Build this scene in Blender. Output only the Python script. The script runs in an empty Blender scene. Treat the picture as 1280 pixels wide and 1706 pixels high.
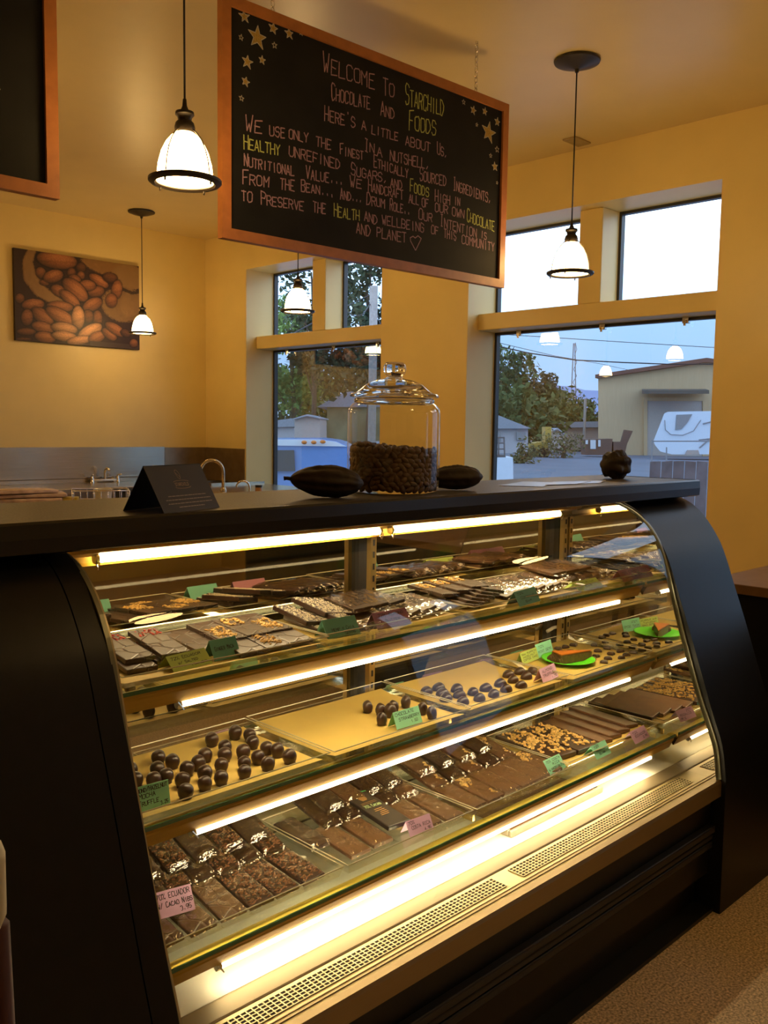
import bpy, bmesh, math, random
from math import sin, cos, pi, radians, sqrt
from mathutils import Vector, Matrix, noise
random.seed(7)
SC = bpy.context.scene
COL = SC.collection

# ------------------------------------------------------------------ camera
cam_data = bpy.data.cameras.new('camera')
cam = bpy.data.objects.new('camera', cam_data); COL.objects.link(cam)
cam_data.sensor_fit = 'VERTICAL'; cam_data.sensor_height = 24.0
cam_data.lens = 24.0 * 1507.886 / 1706
cam_data.clip_start = 0.02; cam_data.clip_end = 5000
_yaw, _pit, _rol = radians(44.76117), radians(5.31621), radians(0.85879)
_f = Vector((sin(_yaw) * cos(_pit), cos(_yaw) * cos(_pit), -sin(_pit)))
_r0 = Vector((cos(_yaw), -sin(_yaw), 0)); _u0 = _r0.cross(_f)
_r = cos(_rol) * _r0 + sin(_rol) * _u0; _u = -sin(_rol) * _r0 + cos(_rol) * _u0
cam.matrix_world = Matrix(((_r.x, _u.x, -_f.x, 0), (_r.y, _u.y, -_f.y, 0), (_r.z, _u.z, -_f.z, 1.45), (0, 0, 0, 1)))
SC.camera = cam

# ------------------------------------------------------------------ light and exposure
SKY_STRENGTH = 1.9
PENDANT_STRENGTH = 41.5
TUBE_STRENGTH = 46.0
SC.view_settings.view_transform = 'Standard'; SC.view_settings.look = 'None'
SC.view_settings.gamma = 1.0; SC.view_settings.use_curve_mapping = False
SC.view_settings.exposure = 0.0
cy = SC.cycles
cy.use_denoising = True
cy.max_bounces = 10; cy.diffuse_bounces = 4; cy.glossy_bounces = 6; cy.transmission_bounces = 8
cy.transparent_max_bounces = 40; cy.caustics_reflective = False; cy.caustics_refractive = False
cy.sample_clamp_indirect = 6.0; cy.sample_clamp_direct = 0.0
try: cy.use_light_tree = True
except Exception: pass

world = bpy.data.worlds.new('world'); SC.world = world; world.use_nodes = True
wt = world.node_tree; wt.nodes.clear()
_o = wt.nodes.new('ShaderNodeOutputWorld'); _b = wt.nodes.new('ShaderNodeBackground')
_tc = wt.nodes.new('ShaderNodeTexCoord'); _sx = wt.nodes.new('ShaderNodeSeparateXYZ'); _cr = wt.nodes.new('ShaderNodeValToRGB')
wt.links.new(_tc.outputs['Generated'], _sx.inputs[0]); wt.links.new(_sx.outputs['Z'], _cr.inputs[0])
wt.links.new(_cr.outputs[0], _b.inputs[0]); wt.links.new(_b.outputs[0], _o.inputs[0])
_e = _cr.color_ramp.elements
_e[0].position = 0.0; _e[0].color = (.66, .86, 1.22, 1)
_e[1].position = 1.0; _e[1].color = (.72, 1.0, 1.6, 1)
_n = _e.new(.06); _n.color = (.56, .85, 1.34, 1)
_n = _e.new(.14); _n.color = (.60, .95, 1.5, 1)
_n = _e.new(.22); _n.color = (1.1, 1.4, 1.75, 1)
_b.inputs[1].default_value = SKY_STRENGTH

# ------------------------------------------------------------------ helpers
def lin(r, g, b):
    def c(v):
        v /= 255.0
        return v / 12.92 if v <= .04045 else ((v + .055) / 1.055) ** 2.4
    return (c(r), c(g), c(b))

MATS = {}
def mat(name, col, rough=.5, metal=0.0, spec=.5, vary=.08, scale=12.0, bump=0.0, bscale=60.0, coat=0.0, aniso=None):
    """Principled material with a little procedural variation of its own."""
    m = bpy.data.materials.new(name); m.use_nodes = True; MATS[name] = m
    nt = m.node_tree; p = nt.nodes['Principled BSDF']
    p.inputs['Roughness'].default_value = rough; p.inputs['Metallic'].default_value = metal
    p.inputs['Specular IOR Level'].default_value = spec
    if coat: p.inputs['Coat Weight'].default_value = coat; p.inputs['Coat Roughness'].default_value = .1
    tc = nt.nodes.new('ShaderNodeTexCoord')
    nz = nt.nodes.new('ShaderNodeTexNoise'); nz.inputs['Scale'].default_value = scale; nz.inputs['Detail'].default_value = 4
    if aniso:
        mp = nt.nodes.new('ShaderNodeMapping'); mp.inputs['Scale'].default_value = aniso
        nt.links.new(tc.outputs['Object'], mp.inputs[0]); nt.links.new(mp.outputs[0], nz.inputs[0])
    else: nt.links.new(tc.outputs['Object'], nz.inputs[0])
    cr = nt.nodes.new('ShaderNodeValToRGB')
    a = tuple(max(0, c * (1 - vary)) for c in col); b = tuple(min(1, c * (1 + vary)) for c in col)
    cr.color_ramp.elements[0].color = (*a, 1); cr.color_ramp.elements[0].position = .3
    cr.color_ramp.elements[1].color = (*b, 1); cr.color_ramp.elements[1].position = .7
    nt.links.new(nz.outputs['Fac'], cr.inputs[0]); nt.links.new(cr.outputs[0], p.inputs['Base Color'])
    if bump:
        n2 = nt.nodes.new('ShaderNodeTexNoise'); n2.inputs['Scale'].default_value = bscale; n2.inputs['Detail'].default_value = 3
        nt.links.new(tc.outputs['Object'], n2.inputs[0])
        bp = nt.nodes.new('ShaderNodeBump'); bp.inputs['Strength'].default_value = bump; bp.inputs['Distance'].default_value = .002
        nt.links.new(n2.outputs['Fac'], bp.inputs['Height']); nt.links.new(bp.outputs[0], p.inputs['Normal'])
    return m

def emat(name, col, strength):
    m = bpy.data.materials.new(name); m.use_nodes = True; nt = m.node_tree; nt.nodes.clear()
    o = nt.nodes.new('ShaderNodeOutputMaterial'); e = nt.nodes.new('ShaderNodeEmission')
    e.inputs[0].default_value = (*col, 1); e.inputs[1].default_value = strength
    nt.links.new(e.outputs[0], o.inputs[0]); MATS[name] = m; return m

def glass(name, tint=(.97, .98, .96), ior=1.5, gloss_rough=0.0, boost=1.0, bump=0.0, bscale=20.0, gcol=(1, 1, 1)):
    """thin clear sheet: straight-through light plus a Fresnel reflection"""
    m = bpy.data.materials.new(name); m.use_nodes = True; nt = m.node_tree; nt.nodes.clear(); MATS[name] = m
    o = nt.nodes.new('ShaderNodeOutputMaterial'); mx = nt.nodes.new('ShaderNodeMixShader')
    t = nt.nodes.new('ShaderNodeBsdfTransparent'); g = nt.nodes.new('ShaderNodeBsdfGlossy')
    t.inputs[0].default_value = (*tint, 1); g.inputs[0].default_value = (*gcol, 1); g.inputs['Roughness'].default_value = gloss_rough
    fr = nt.nodes.new('ShaderNodeFresnel'); fr.inputs[0].default_value = ior
    geo = nt.nodes.new('ShaderNodeNewGeometry'); mixi = nt.nodes.new('ShaderNodeMath'); mixi.operation = 'MULTIPLY'
    # same reflectance seen from either face of the sheet
    bf = nt.nodes.new('ShaderNodeMix'); bf.data_type = 'FLOAT'
    bf.inputs[2].default_value = ior; bf.inputs[3].default_value = 1 / ior
    nt.links.new(geo.outputs['Backfacing'], bf.inputs[0]); nt.links.new(bf.outputs[0], fr.inputs[0])
    mixi.inputs[1].default_value = boost; mixi.use_clamp = True
    nt.links.new(fr.outputs[0], mixi.inputs[0]); nt.links.new(mixi.outputs[0], mx.inputs[0])
    nt.links.new(t.outputs[0], mx.inputs[1]); nt.links.new(g.outputs[0], mx.inputs[2]); nt.links.new(mx.outputs[0], o.inputs[0])
    if bump:
        tc = nt.nodes.new('ShaderNodeTexCoord'); n2 = nt.nodes.new('ShaderNodeTexNoise'); n2.inputs['Scale'].default_value = bscale
        bp = nt.nodes.new('ShaderNodeBump'); bp.inputs['Strength'].default_value = bump; bp.inputs['Distance'].default_value = .004
        nt.links.new(tc.outputs['Object'], n2.inputs[0]); nt.links.new(n2.outputs['Fac'], bp.inputs['Height'])
        nt.links.new(bp.outputs[0], g.inputs['Normal']); nt.links.new(bp.outputs[0], fr.inputs['Normal'])
    return m

def refr(name, col=(1, 1, 1), ior=1.45, rough=0.0):
    m = bpy.data.materials.new(name); m.use_nodes = True; nt = m.node_tree; p = nt.nodes['Principled BSDF']; MATS[name] = m
    p.inputs['Base Color'].default_value = (*col, 1); p.inputs['Transmission Weight'].default_value = 1
    p.inputs['Roughness'].default_value = rough; p.inputs['IOR'].default_value = ior
    return m

def off(par):
    v = Vector((0, 0, 0))
    while par is not None:
        v = v + par.location; par = par.parent
    return v

def obj(name, bm, m, parent=None, world=False, smooth=False, auto=None):
    if world and parent is not None: bmesh.ops.translate(bm, verts=bm.verts, vec=-off(parent))
    me = bpy.data.meshes.new(name); bm.normal_update()
    bm.to_mesh(me); bm.free()
    ms = m if isinstance(m, (list, tuple)) else [m]
    for k in ms: me.materials.append(k)
    if smooth:
        for p in me.polygons: p.use_smooth = True
        if auto is not None:
            try: me.set_sharp_from_angle(angle=radians(auto))
            except Exception: pass
    o = bpy.data.objects.new(name, me); COL.objects.link(o)
    if parent is not None: o.parent = parent
    return o

def tag(o, label, cat, group=None):
    o['label'] = label; o['category'] = cat
    if group: o['group'] = group
    return o

def thing(name, label, cat, loc=(0, 0, 0), rot=(0, 0, 0), group=None):
    o = bpy.data.objects.new(name, None); COL.objects.link(o); o.empty_display_size = .05
    o.location = loc; o.rotation_euler = rot
    return tag(o, label, cat, group)

def struct(o):
    o['kind'] = 'structure'; return o

def dup(root, loc, rot=None, label=None, group=None, scale=None):
    def cp(o, par):
        c = o.copy(); COL.objects.link(c); c.parent = par
        for ch in o.children: cp(ch, c)
        return c
    kids = list(root.children)
    r = root.copy(); COL.objects.link(r); r.location = loc
    if rot is not None: r.rotation_euler = rot
    if scale is not None: r.scale = (scale,) * 3 if isinstance(scale, (int, float)) else scale
    if label: r['label'] = label
    if group: r['group'] = group
    for k in kids: cp(k, r)
    return r

ORD = ['first', 'second', 'third', 'fourth', 'fifth', 'sixth', 'seventh', 'eighth', 'ninth', 'tenth', 'eleventh', 'twelfth']

def BM(): return bmesh.new()

def box(bm, x0, x1, y0, y1, z0, z1, mi=0, bev=0.0, M=None):
    vs = [bm.verts.new((x, y, z)) for z in (z0, z1) for (x, y) in ((x0, y0), (x1, y0), (x1, y1), (x0, y1))]
    fs = [bm.faces.new([vs[i] for i in f]) for f in ((3, 2, 1, 0), (4, 5, 6, 7), (0, 1, 5, 4), (1, 2, 6, 5), (2, 3, 7, 6), (3, 0, 4, 7))]
    for f in fs: f.material_index = mi
    if bev:
        es = list({e for f in fs for e in f.edges})
        r = bmesh.ops.bevel(bm, geom=es, offset=bev, segments=2, affect='EDGES', profile=.5)
        vs = list({v for f in r['faces'] for v in f.verts} | {v for v in vs if v.is_valid})
        for f in {f for v in vs for f in v.link_faces}: f.material_index = mi
    if M is not None: bmesh.ops.transform(bm, matrix=M, verts=vs)
    return vs

def prism(bm, pts, d, mi=0):
    """extrude a planar polygon (3-D points) along the vector d"""
    d = Vector(d); a = [bm.verts.new(p) for p in pts]; b = [bm.verts.new(Vector(p) + d) for p in pts]
    n = len(pts); fs = [bm.faces.new(a[::-1]), bm.faces.new(b)]
    for i in range(n): fs.append(bm.faces.new((a[i], a[(i + 1) % n], b[(i + 1) % n], b[i])))
    for f in fs: f.material_index = mi
    bmesh.ops.recalc_face_normals(bm, faces=fs)
    return fs

def xprism(bm, prof, x0, x1, mi=0):
    return prism(bm, [(x0, y, z) for y, z in prof], (x1 - x0, 0, 0), mi)

def tube(bm, pts, r, seg=8, mi=0, closed=False, caps=True):
    pts = [Vector(p) for p in pts]; n = len(pts); rings = []
    up = None
    for i, p in enumerate(pts):
        if closed: t = pts[(i + 1) % n] - pts[i - 1]
        else: t = pts[min(i + 1, n - 1)] - pts[max(i - 1, 0)]
        t.normalize()
        if up is None:
            up = Vector((0, 0, 1)) if abs(t.z) < .9 else Vector((1, 0, 0))
        a = t.cross(up)
        if a.length < 1e-6: a = t.orthogonal()
        a.normalize(); b = a.cross(t); b.normalize(); up = b
        rr = r[i] if isinstance(r, (list, tuple)) else r
        rings.append([bm.verts.new(p + a * (rr * cos(2 * pi * k / seg)) + b * (rr * sin(2 * pi * k / seg))) for k in range(seg)])
    m = n if closed else n - 1
    for i in range(m):
        A, B = rings[i], rings[(i + 1) % n]
        for k in range(seg):
            f = bm.faces.new((A[k], A[(k + 1) % seg], B[(k + 1) % seg], B[k])); f.material_index = mi
    if caps and not closed:
        f = bm.faces.new(rings[0][::-1]); f.material_index = mi
        f = bm.faces.new(rings[-1]); f.material_index = mi
    return rings

def lathe(bm, prof, seg=32, c=(0, 0, 0), mi=0, M=None):
    """prof: (radius, z) pairs; radius 0 closes on the axis"""
    rings = []; new = []
    for r, z in prof:
        if r <= 1e-6: ring = [bm.verts.new((c[0], c[1], c[2] + z))]
        else: ring = [bm.verts.new((c[0] + r * cos(2 * pi * k / seg), c[1] + r * sin(2 * pi * k / seg), c[2] + z)) for k in range(seg)]
        rings.append(ring); new += ring
    for A, B in zip(rings, rings[1:]):
        for k in range(seg):
            k2 = (k + 1) % seg
            if len(A) == 1 and len(B) == 1: continue
            if len(A) == 1: f = bm.faces.new((A[0], B[k2], B[k]))
            elif len(B) == 1: f = bm.faces.new((A[k], A[k2], B[0]))
            else: f = bm.faces.new((A[k], A[k2], B[k2], B[k]))
            f.material_index = mi
    if M is not None: bmesh.ops.transform(bm, matrix=M, verts=new)
    return new

def ico(bm, c, r, sub=1, sc=(1, 1, 1), rot=None, mi=0, jit=0.0):
    res = bmesh.ops.create_icosphere(bm, subdivisions=sub, radius=1.0)
    vs = res['verts']
    M = Matrix.Translation(c) @ (rot if rot is not None else Matrix.Identity(4)) @ Matrix.Diagonal((r * sc[0], r * sc[1], r * sc[2], 1))
    if jit:
        for v in vs: v.co *= 1 + random.uniform(-jit, jit)
    bmesh.ops.transform(bm, matrix=M, verts=vs)
    if mi:
        for f in {f for v in vs for f in v.link_faces}: f.material_index = mi
    return vs

# hand-lettering: one polyline font, digits are x (0-4) and y (0-6) of each stroke point
FONT = {'A': '002640 1232', 'B': '00063645443303 3342413000', 'C': '4536160501103041', 'D': '00062644422000', 'E': '46060040 0333',
 'F': '460600 0333', 'G': '45361605011030414323', 'H': '0600 4640 0343', 'I': '2620 1636 1030', 'i': '2620', 'J': '4641301001',
 'K': '0600 460340', 'L': '060040', 'M': '0006234640', 'N': '00064046', 'O': '160501103041453616', 'P': '00063645443303',
 'Q': '160501103041453616 2240', 'R': '00063645443303 2340', 'S': '453616050413334241301001', 'T': '0646 2620', 'U': '060110304146',
 'V': '062046', 'W': '0610233046', 'X': '0640 4600', 'Y': '062346 2320', 'Z': '06460040', '0': '160501103041453616', '1': '152620',
 '2': '05163645440040', '3': '051636454433 3342413010', '4': '360242 3630', '5': '460603334241301001', '7': '064610',
 '8': '13040516364544331302011030414233', '9': '44331304051636454220', '%': '0506161505 3031414030 4600', '/': '4600',
 '.': '2021', ',': '2110', "'": '2625', '+': '2125 0343', '-': '1333', '*': '200405162536454420', '&': '40051636040010304 2'.replace(' ', '')}

def seg_quad(bm, a, b, w, O, U, V, mi=0):
    d = (b - a); L = d.length
    if L < 1e-7: return
    d /= L; n = Vector((-d.y, d.x)) * w; a = a - d * w * .6; b = b + d * w * .6
    vs = [bm.verts.new(O + U * p.x + V * p.y) for p in (a - n, b - n, b + n, a + n)]
    f = bm.faces.new(vs); f.material_index = mi

def strokes(bm, text, p0, p1, h, w, O, U, V, jit=.03, small=.74, mi=0, fill=.74):
    """write text from p0 to p1 (points in the U,V plane through O), capitals h tall, pen half-width w"""
    p0, p1 = Vector(p0), Vector(p1); n = len(text); cell = (p1 - p0) / max(n, 1)
    for i, ch in enumerate(text):
        if ch == ' ': continue
        hh = h * (small if ch.islower() else 1.0)
        key = 'i' if ch == 'i' else ch.upper()
        if key not in FONT: continue
        o = p0 + cell * i
        for st in FONT[key].split():
            pts = []
            for k in range(0, len(st) - 1, 2):
                x, y = int(st[k]) / 4, int(st[k + 1]) / 6
                pts.append(o + cell * (x * fill + random.uniform(-jit, jit)) + Vector((0, 1)) * (hh * (y + random.uniform(-jit, jit))))
            for a, b in zip(pts, pts[1:]): seg_quad(bm, a, b, w, O, U, V, mi)

# ------------------------------------------------------------------ materials
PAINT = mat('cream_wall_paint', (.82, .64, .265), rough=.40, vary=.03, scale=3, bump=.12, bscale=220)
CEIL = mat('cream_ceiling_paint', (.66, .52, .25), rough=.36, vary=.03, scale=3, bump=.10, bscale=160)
CASEBLACK = mat('black_case_laminate', (.008, .0075, .0075), rough=.40, spec=.3, vary=.15, scale=40, bump=.05, bscale=300)
BLACKPLASTIC = mat('black_plastic', (.010, .010, .011), rough=.45, vary=.1)
GOLD = mat('gold_anodised_metal', (.40, .225, .022), rough=.55, spec=.2, metal=.15, vary=.06, scale=5, aniso=(1, 40, 40))
BRASS = mat('brass_upright_metal', (.55, .38, .14), rough=.3, metal=.9, vary=.05)
NOSE = mat('champagne_metal_rail', (.30, .21, .10), rough=.42, metal=.55, vary=.05, aniso=(.5, 60, 60))
DECKW = mat('white_enamel_deck', (.82, .78, .66), rough=.35, vary=.02)
STEEL = mat('brushed_stainless_steel', (.52, .45, .35), rough=.24, metal=1.0, vary=.1, scale=6, aniso=(1, 30, 60))
CHROME = mat('polished_chrome', (.75, .73, .70), rough=.1, metal=1.0, vary=.03)
DARKBRONZE = mat('dark_bronze_metal', (.030, .022, .016), rough=.42, metal=.4, vary=.2)
WINFRAME = mat('dark_bronze_window_frame', (.035, .03, .028), rough=.45, vary=.1)
WOOD = mat('reddish_wood_frame', (.36, .13, .035), rough=.42, vary=.12, scale=7, aniso=(3, 3, 3), bump=.05, bscale=120)
SLATE = mat('blackboard_slate', (.009, .009, .009), rough=.7, spec=.2, vary=.35, scale=5)
CHALKPINK = mat('pink_chalk', (.36, .22, .28), rough=.95, vary=.25, scale=160)
CHALKYEL = mat('yellow_chalk', (.42, .46, .14), rough=.95, vary=.25, scale=160)
CHALKSTAR = mat('gold_chalk', (.36, .24, .06), rough=.95, vary=.3, scale=160)
CHALKWHITE = mat('pale_chalk', (.40, .37, .30), rough=.95, vary=.25, scale=160)
LINER = mat('brown_parchment_liner', (.66, .46, .115), rough=.6, vary=.07, scale=8, bump=.25, bscale=18)
CHOC = mat('dark_chocolate', (.040, .017, .010), rough=.32, vary=.15, scale=60, bump=.05, bscale=150)
CHOCM = mat('milk_brown_chocolate', (.13, .060, .027), rough=.36, vary=.14, scale=40, bump=.05, bscale=120)
BEAN = mat('roasted_cacao_bean', (.085, .040, .022), rough=.5, vary=.4, scale=70, bump=.3, bscale=180)
POD = mat('dried_cacao_pod', (.018, .009, .006), rough=.6, vary=.35, scale=25, bump=.5, bscale=60)
NUT = mat('toasted_nut', (.66, .42, .13), rough=.55, vary=.25, scale=90)
NIB = mat('cacao_nib', (.20, .075, .028), rough=.5, vary=.35, scale=120)
SESAME = mat('sesame_seed', (.66, .58, .42), rough=.6, vary=.3, scale=200)
REDBIT = mat('red_berry_crumb', (.50, .06, .035), rough=.6, vary=.3, scale=150)
CARD = {'teal': mat('teal_card_paper', (.13, .36, .26), rough=.8, vary=.03), 'mint': mat('mint_card_paper', (.30, .72, .47), rough=.8, vary=.03),
        'lime': mat('lime_card_paper', (.47, .60, .13), rough=.8, vary=.03), 'pink': mat('pink_card_paper', (.72, .43, .64), rough=.8, vary=.03),
        'plum': mat('plum_card_paper', (.33, .13, .17), rough=.8, vary=.03)}
INK = mat('black_ink', (.012, .012, .02), rough=.7, vary=.1)
PLATE = mat('lime_green_plastic', (.12, .75, .02), rough=.35, vary=.03)
CAKEBODY = mat('brown_cake_crumb', (.12, .060, .018), rough=.8, vary=.3, scale=90, bump=.6, bscale=200)
CAKETOP = mat('orange_cake_topping', (.52, .15, .012), rough=.45, vary=.15, scale=50)
COUNTER = mat('speckled_grey_laminate', (.062, .054, .046), rough=.5, vary=.55, scale=260)
CARPET = mat('brown_flecked_carpet', (.58, .45, .31), rough=.95, vary=.62, scale=150, bump=.5, bscale=220)
WHITEPAPER = mat('white_paper', (.75, .77, .80), rough=.18, vary=.03)
BLACKCARD = mat('black_printed_card', (.013, .011, .011), rough=.45, vary=.1)
GOLDINK = mat('gold_ink', (.36, .24, .11), rough=.5, vary=.15)
PALEINK = mat('pale_ink', (.30, .25, .2), rough=.6, vary=.1)
CREAM = mat('cream_upholstery', (.42, .33, .16), rough=.7, vary=.06)
REDWOOD = mat('red_brown_chair_wood', (.07, .02, .011), rough=.65, spec=.2, vary=.2)
SHEET = glass('clear_case_glass', tint=(.985, .99, .98), ior=1.43)
PANE = glass('clear_window_pane', tint=(.97, .985, .98), ior=1.5)
TINT = glass('tinted_window_pane', tint=(.42, .47, .48), ior=1.62, boost=2.4)
SHELFG = glass('glass_shelf_sheet', tint=(.93, .97, .93), ior=1.5)
ACRYL = glass('clear_acrylic_tray', tint=(.97, .97, .95), ior=1.55, boost=1.3)
FILM = glass('cellophane_film', tint=(.97, .97, .95), ior=1.5, gloss_rough=.035, boost=1.5, bump=.8, bscale=55)
JARG = glass('jar_glass_wall', tint=(.965, .975, .97), ior=1.5, boost=1.15)
JARLID = refr('jar_lid_glass', (.98, 1, .99))
GREENEDGE = mat('green_glass_edge', (.035, .12, .05), rough=.1, vary=.1, spec=.8)
MIRROR = mat('side_mirror_silver', (.88, .88, .84), rough=.015, metal=1.0, vary=.01)
REARMIR = mat('rear_door_mirror', (.60, .55, .44), rough=.02, metal=1.0, vary=.02)
TUBE = emat('lit_fluorescent_tube', (1.0, .80, .46), TUBE_STRENGTH)
SHADE = emat('lit_opal_lamp_glass', (1.0, .625, .225), PENDANT_STRENGTH)
CORDW = mat('cream_power_cord', (.62, .55, .40), rough=.5, vary=.05)

# ================================================================== the room
RX0, RX1, RY0, RY1, CZ = -3.0, 5.3, -4.2, 7.98, 3.32
bm = BM(); box(bm, RX0 - .2, RX1 + .5, RY0 - .2, RY1 + .2, -.1, 0); struct(obj('floor', bm, CARPET))
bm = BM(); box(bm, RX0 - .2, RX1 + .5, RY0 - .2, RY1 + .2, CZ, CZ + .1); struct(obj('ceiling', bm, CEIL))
bm = BM(); box(bm, RX0 - .2, RX1 + .5, RY1, RY1 + .2, 0, CZ); struct(obj('wall_back', bm, PAINT))
bm = BM(); box(bm, RX0 - .2, RX0, RY0, RY1, 0, CZ); struct(obj('wall_left', bm, PAINT))
bm = BM(); box(bm, RX0 - .2, RX1 + .5, RY0 - .2, RY0, 0, CZ); struct(obj('wall_front', bm, PAINT))
OPEN = [(2.535, 4.48), (5.41, 7.28), (-.335, 1.60), (-2.9, -1.7)]
SILL, HEAD = .55, 2.95
SILLS = dict(zip([o[0] for o in OPEN], (.55, .55, .55, 1.35)))
bm = BM()
ys = sorted(OPEN); y = RY0
for a, b in ys:
    box(bm, RX1, RX1 + .385, y, a, 0, CZ); box(bm, RX1, RX1 + .385, a, b, 0, SILLS[a]); box(bm, RX1, RX1 + .385, a, b, HEAD, CZ); y = b
box(bm, RX1, RX1 + .385, y, RY1, 0, CZ)
struct(obj('wall_right', bm, PAINT))
for i, (a, b) in enumerate(OPEN):
    SILL = SILLS[a]
    w = bpy.data.objects.new('window_%d' % (i + 1), None); COL.objects.link(w); w.location = (5.65, (a + b) / 2, SILL); struct(w)
    c = (a + b) / 2
    bm = BM(); box(bm, 5.42, 5.68, a, b, 2.198, 2.32, bev=.006); obj('transom', bm, PAINT, w, True)
    bm = BM(); box(bm, 5.42, 5.68, c - .09, c + .09, 2.32, HEAD, bev=.006); obj('mullion', bm, PAINT, w, True)
    bm = BM()
    for (p, q, z0, z1) in ((a, c - .09, 2.32, HEAD), (c + .09, b, 2.32, HEAD), (a, b, SILL, 2.198)):
        t = .019
        box(bm, 5.63, 5.675, p, p + t, z0, z1); box(bm, 5.63, 5.675, q - t, q, z0, z1)
        box(bm, 5.63, 5.675, p + t, q - t, z0, z0 + t); box(bm, 5.63, 5.675, p + t, q - t, z1 - t, z1)
    obj('window_frame', bm, WINFRAME, w, True)
    for (p, q, z0, z1, m) in ((a, c - .09, 2.32, HEAD, PANE), (c + .09, b, 2.32, HEAD, PANE), (a, b, SILL, 2.198, TINT)):
        bm = BM(); vs = [bm.verts.new(v) for v in ((5.652, p + .02, z0 + .02), (5.652, q - .02, z0 + .02), (5.652, q - .02, z1 - .02), (5.652, p + .02, z1 - .02))]
        bm.faces.new(vs); obj('pane', bm, m, w, True)
    if i < 2:
        for yy in (a + .35, c, b - .25):
            bm = BM(); box(bm, 5.60, 5.63, yy - .022, yy + .022, 2.158, 2.198, bev=.003); box(bm, 5.592, 5.60, yy - .008, yy + .008, 2.142, 2.18)
            obj('blind_bracket', bm, CHROME, w, True)

# ================================================================== outside the windows
GZ = -.5
ASPH = mat('grey_asphalt', (.17, .19, .24), rough=.9, vary=.15, scale=.3)
bm = BM(); vs = [bm.verts.new(v) for v in ((5.9, -600, GZ), (900, -600, GZ), (900, 900, GZ), (5.9, 900, GZ))]; bm.faces.new(vs)
struct(obj('ground', bm, ASPH))
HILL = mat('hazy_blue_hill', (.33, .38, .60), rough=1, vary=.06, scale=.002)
bm = BM(); top = []; bot = []
import itertools
hp = [(1343.349, 1358.966, 29.8912), (1488.193, 1219.335, 60.4985), (1578.876, 1132.282, 82.4506), (1601.960, 1111.096, 95.4656), (1626.009, 1086.984, 93.4643), (1646.201, 1066.030, 86.3699), (1668.527, 1043.786, 85.5856), (1758.866, 956.252, 101.2653), (1936.655, 777.144, 79.9365)]
hb = [(p[0], p[1], -5) for p in hp]
for p, q in zip(hp, hb):
    top.append(bm.verts.new(p)); bot.append(bm.verts.new((q[0] - 130, q[1] - 130, q[2])))
back = [bm.verts.new((p[0] + 120, p[1] + 120, -5)) for p in hp]
for k in range(len(hp) - 1):
    bm.faces.new((bot[k], bot[k + 1], top[k + 1], top[k])); bm.faces.new((top[k], top[k + 1], back[k + 1], back[k]))
struct(obj('mountain_ridge', bm, HILL))

RD = Vector((_r0.x, _r0.y, 0)); FD = Vector((sin(_yaw), cos(_yaw), 0))
TANWALL = mat('tan_metal_siding', (.66, .465, .27), rough=.7, vary=.05, scale=1, aniso=(8, 8, .1))
REDTRIM = mat('red_brown_roof_trim', (.20, .085, .06), rough=.6, vary=.1)
GREYDOOR = mat('pale_roller_door', (.50, .45, .42), rough=.6, vary=.05)
AWNING = mat('dark_metal_awning', (.10, .09, .075), rough=.6)
WHITEGEL = mat('white_gelcoat', (.80, .86, .98), rough=.3, vary=.03)
GREYTRIM = mat('grey_trim', (.30, .30, .32), rough=.5)
ROOFG = mat('grey_shingle_roof', (.36, .38, .44), rough=.8, vary=.1)
HOUSEW = mat('pale_house_siding', (.55, .52, .55), rough=.7, vary=.05)
PINKW = mat('pinkish_shed_siding', (.52, .42, .38), rough=.7, vary=.05)
BROWNBIN = mat('brown_dumpster_steel', (.16, .085, .06), rough=.6, vary=.15)
YELLOWM = mat('yellow_machine_paint', (.60, .38, .06), rough=.5, vary=.1)
RUBBER = mat('black_rubber', (.02, .02, .02), rough=.8)
BLUECAR = mat('light_blue_car_paint', (.18, .36, .80), rough=.25, vary=.03, coat=.5)
CARGLASS = mat('dark_vehicle_glass', (.05, .07, .12), rough=.06, spec=.8)
BARK = mat('grey_brown_bark', (.10, .075, .055), rough=.9, vary=.3)
POLEW = mat('weathered_pole_wood', (.34, .30, .27), rough=.9, vary=.15)
WIREM = mat('black_cable', (.03, .03, .035), rough=.6)
FENCEW = mat('weathered_fence_board', (.17, .14, .15), rough=.9, vary=.35, scale=4)
ORANGE = mat('orange_marker_lens', (.75, .22, .03), rough=.3)

D = 75.0
def at(p, dx=0, dz=0): return (p[0] + RD.x * dx, p[1] + RD.y * dx, p[2] + dz)
wh = thing('warehouse', 'tan metal warehouse with shallow gable roof and roller door across the lot', 'building', (68.758, 37.652, -0.4111))
bm = BM(); prism(bm, [(65.461, 40.893, -0.6287), (78.297, 28.199, -0.3592), (78.655, 28.700, 6.1773), (72.293, 35.167, 7.3792), (65.817, 41.391, 5.8583)], (FD + RD * .5) * 20); obj('wall', bm, TANWALL, wh, True)
bm = BM()
prism(bm, [(65.199, 41.285, 5.7761), (65.216, 41.307, 6.0712), (71.825, 34.952, 7.5856), (78.318, 28.350, 6.3462), (78.299, 28.324, 6.0019), (71.806, 34.925, 7.2413)], (FD + RD * .5) * 20.6); obj('roof', bm, REDTRIM, wh, True)
bm = BM(); prism(bm, [(68.234, 38.010, -0.5658), (71.554, 34.727, -0.4962), (71.806, 35.080, 4.1030), (68.486, 38.362, 4.0333)], FD * .2); obj('roller_door', bm, GREYDOOR, wh, True)
bm = BM()
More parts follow.
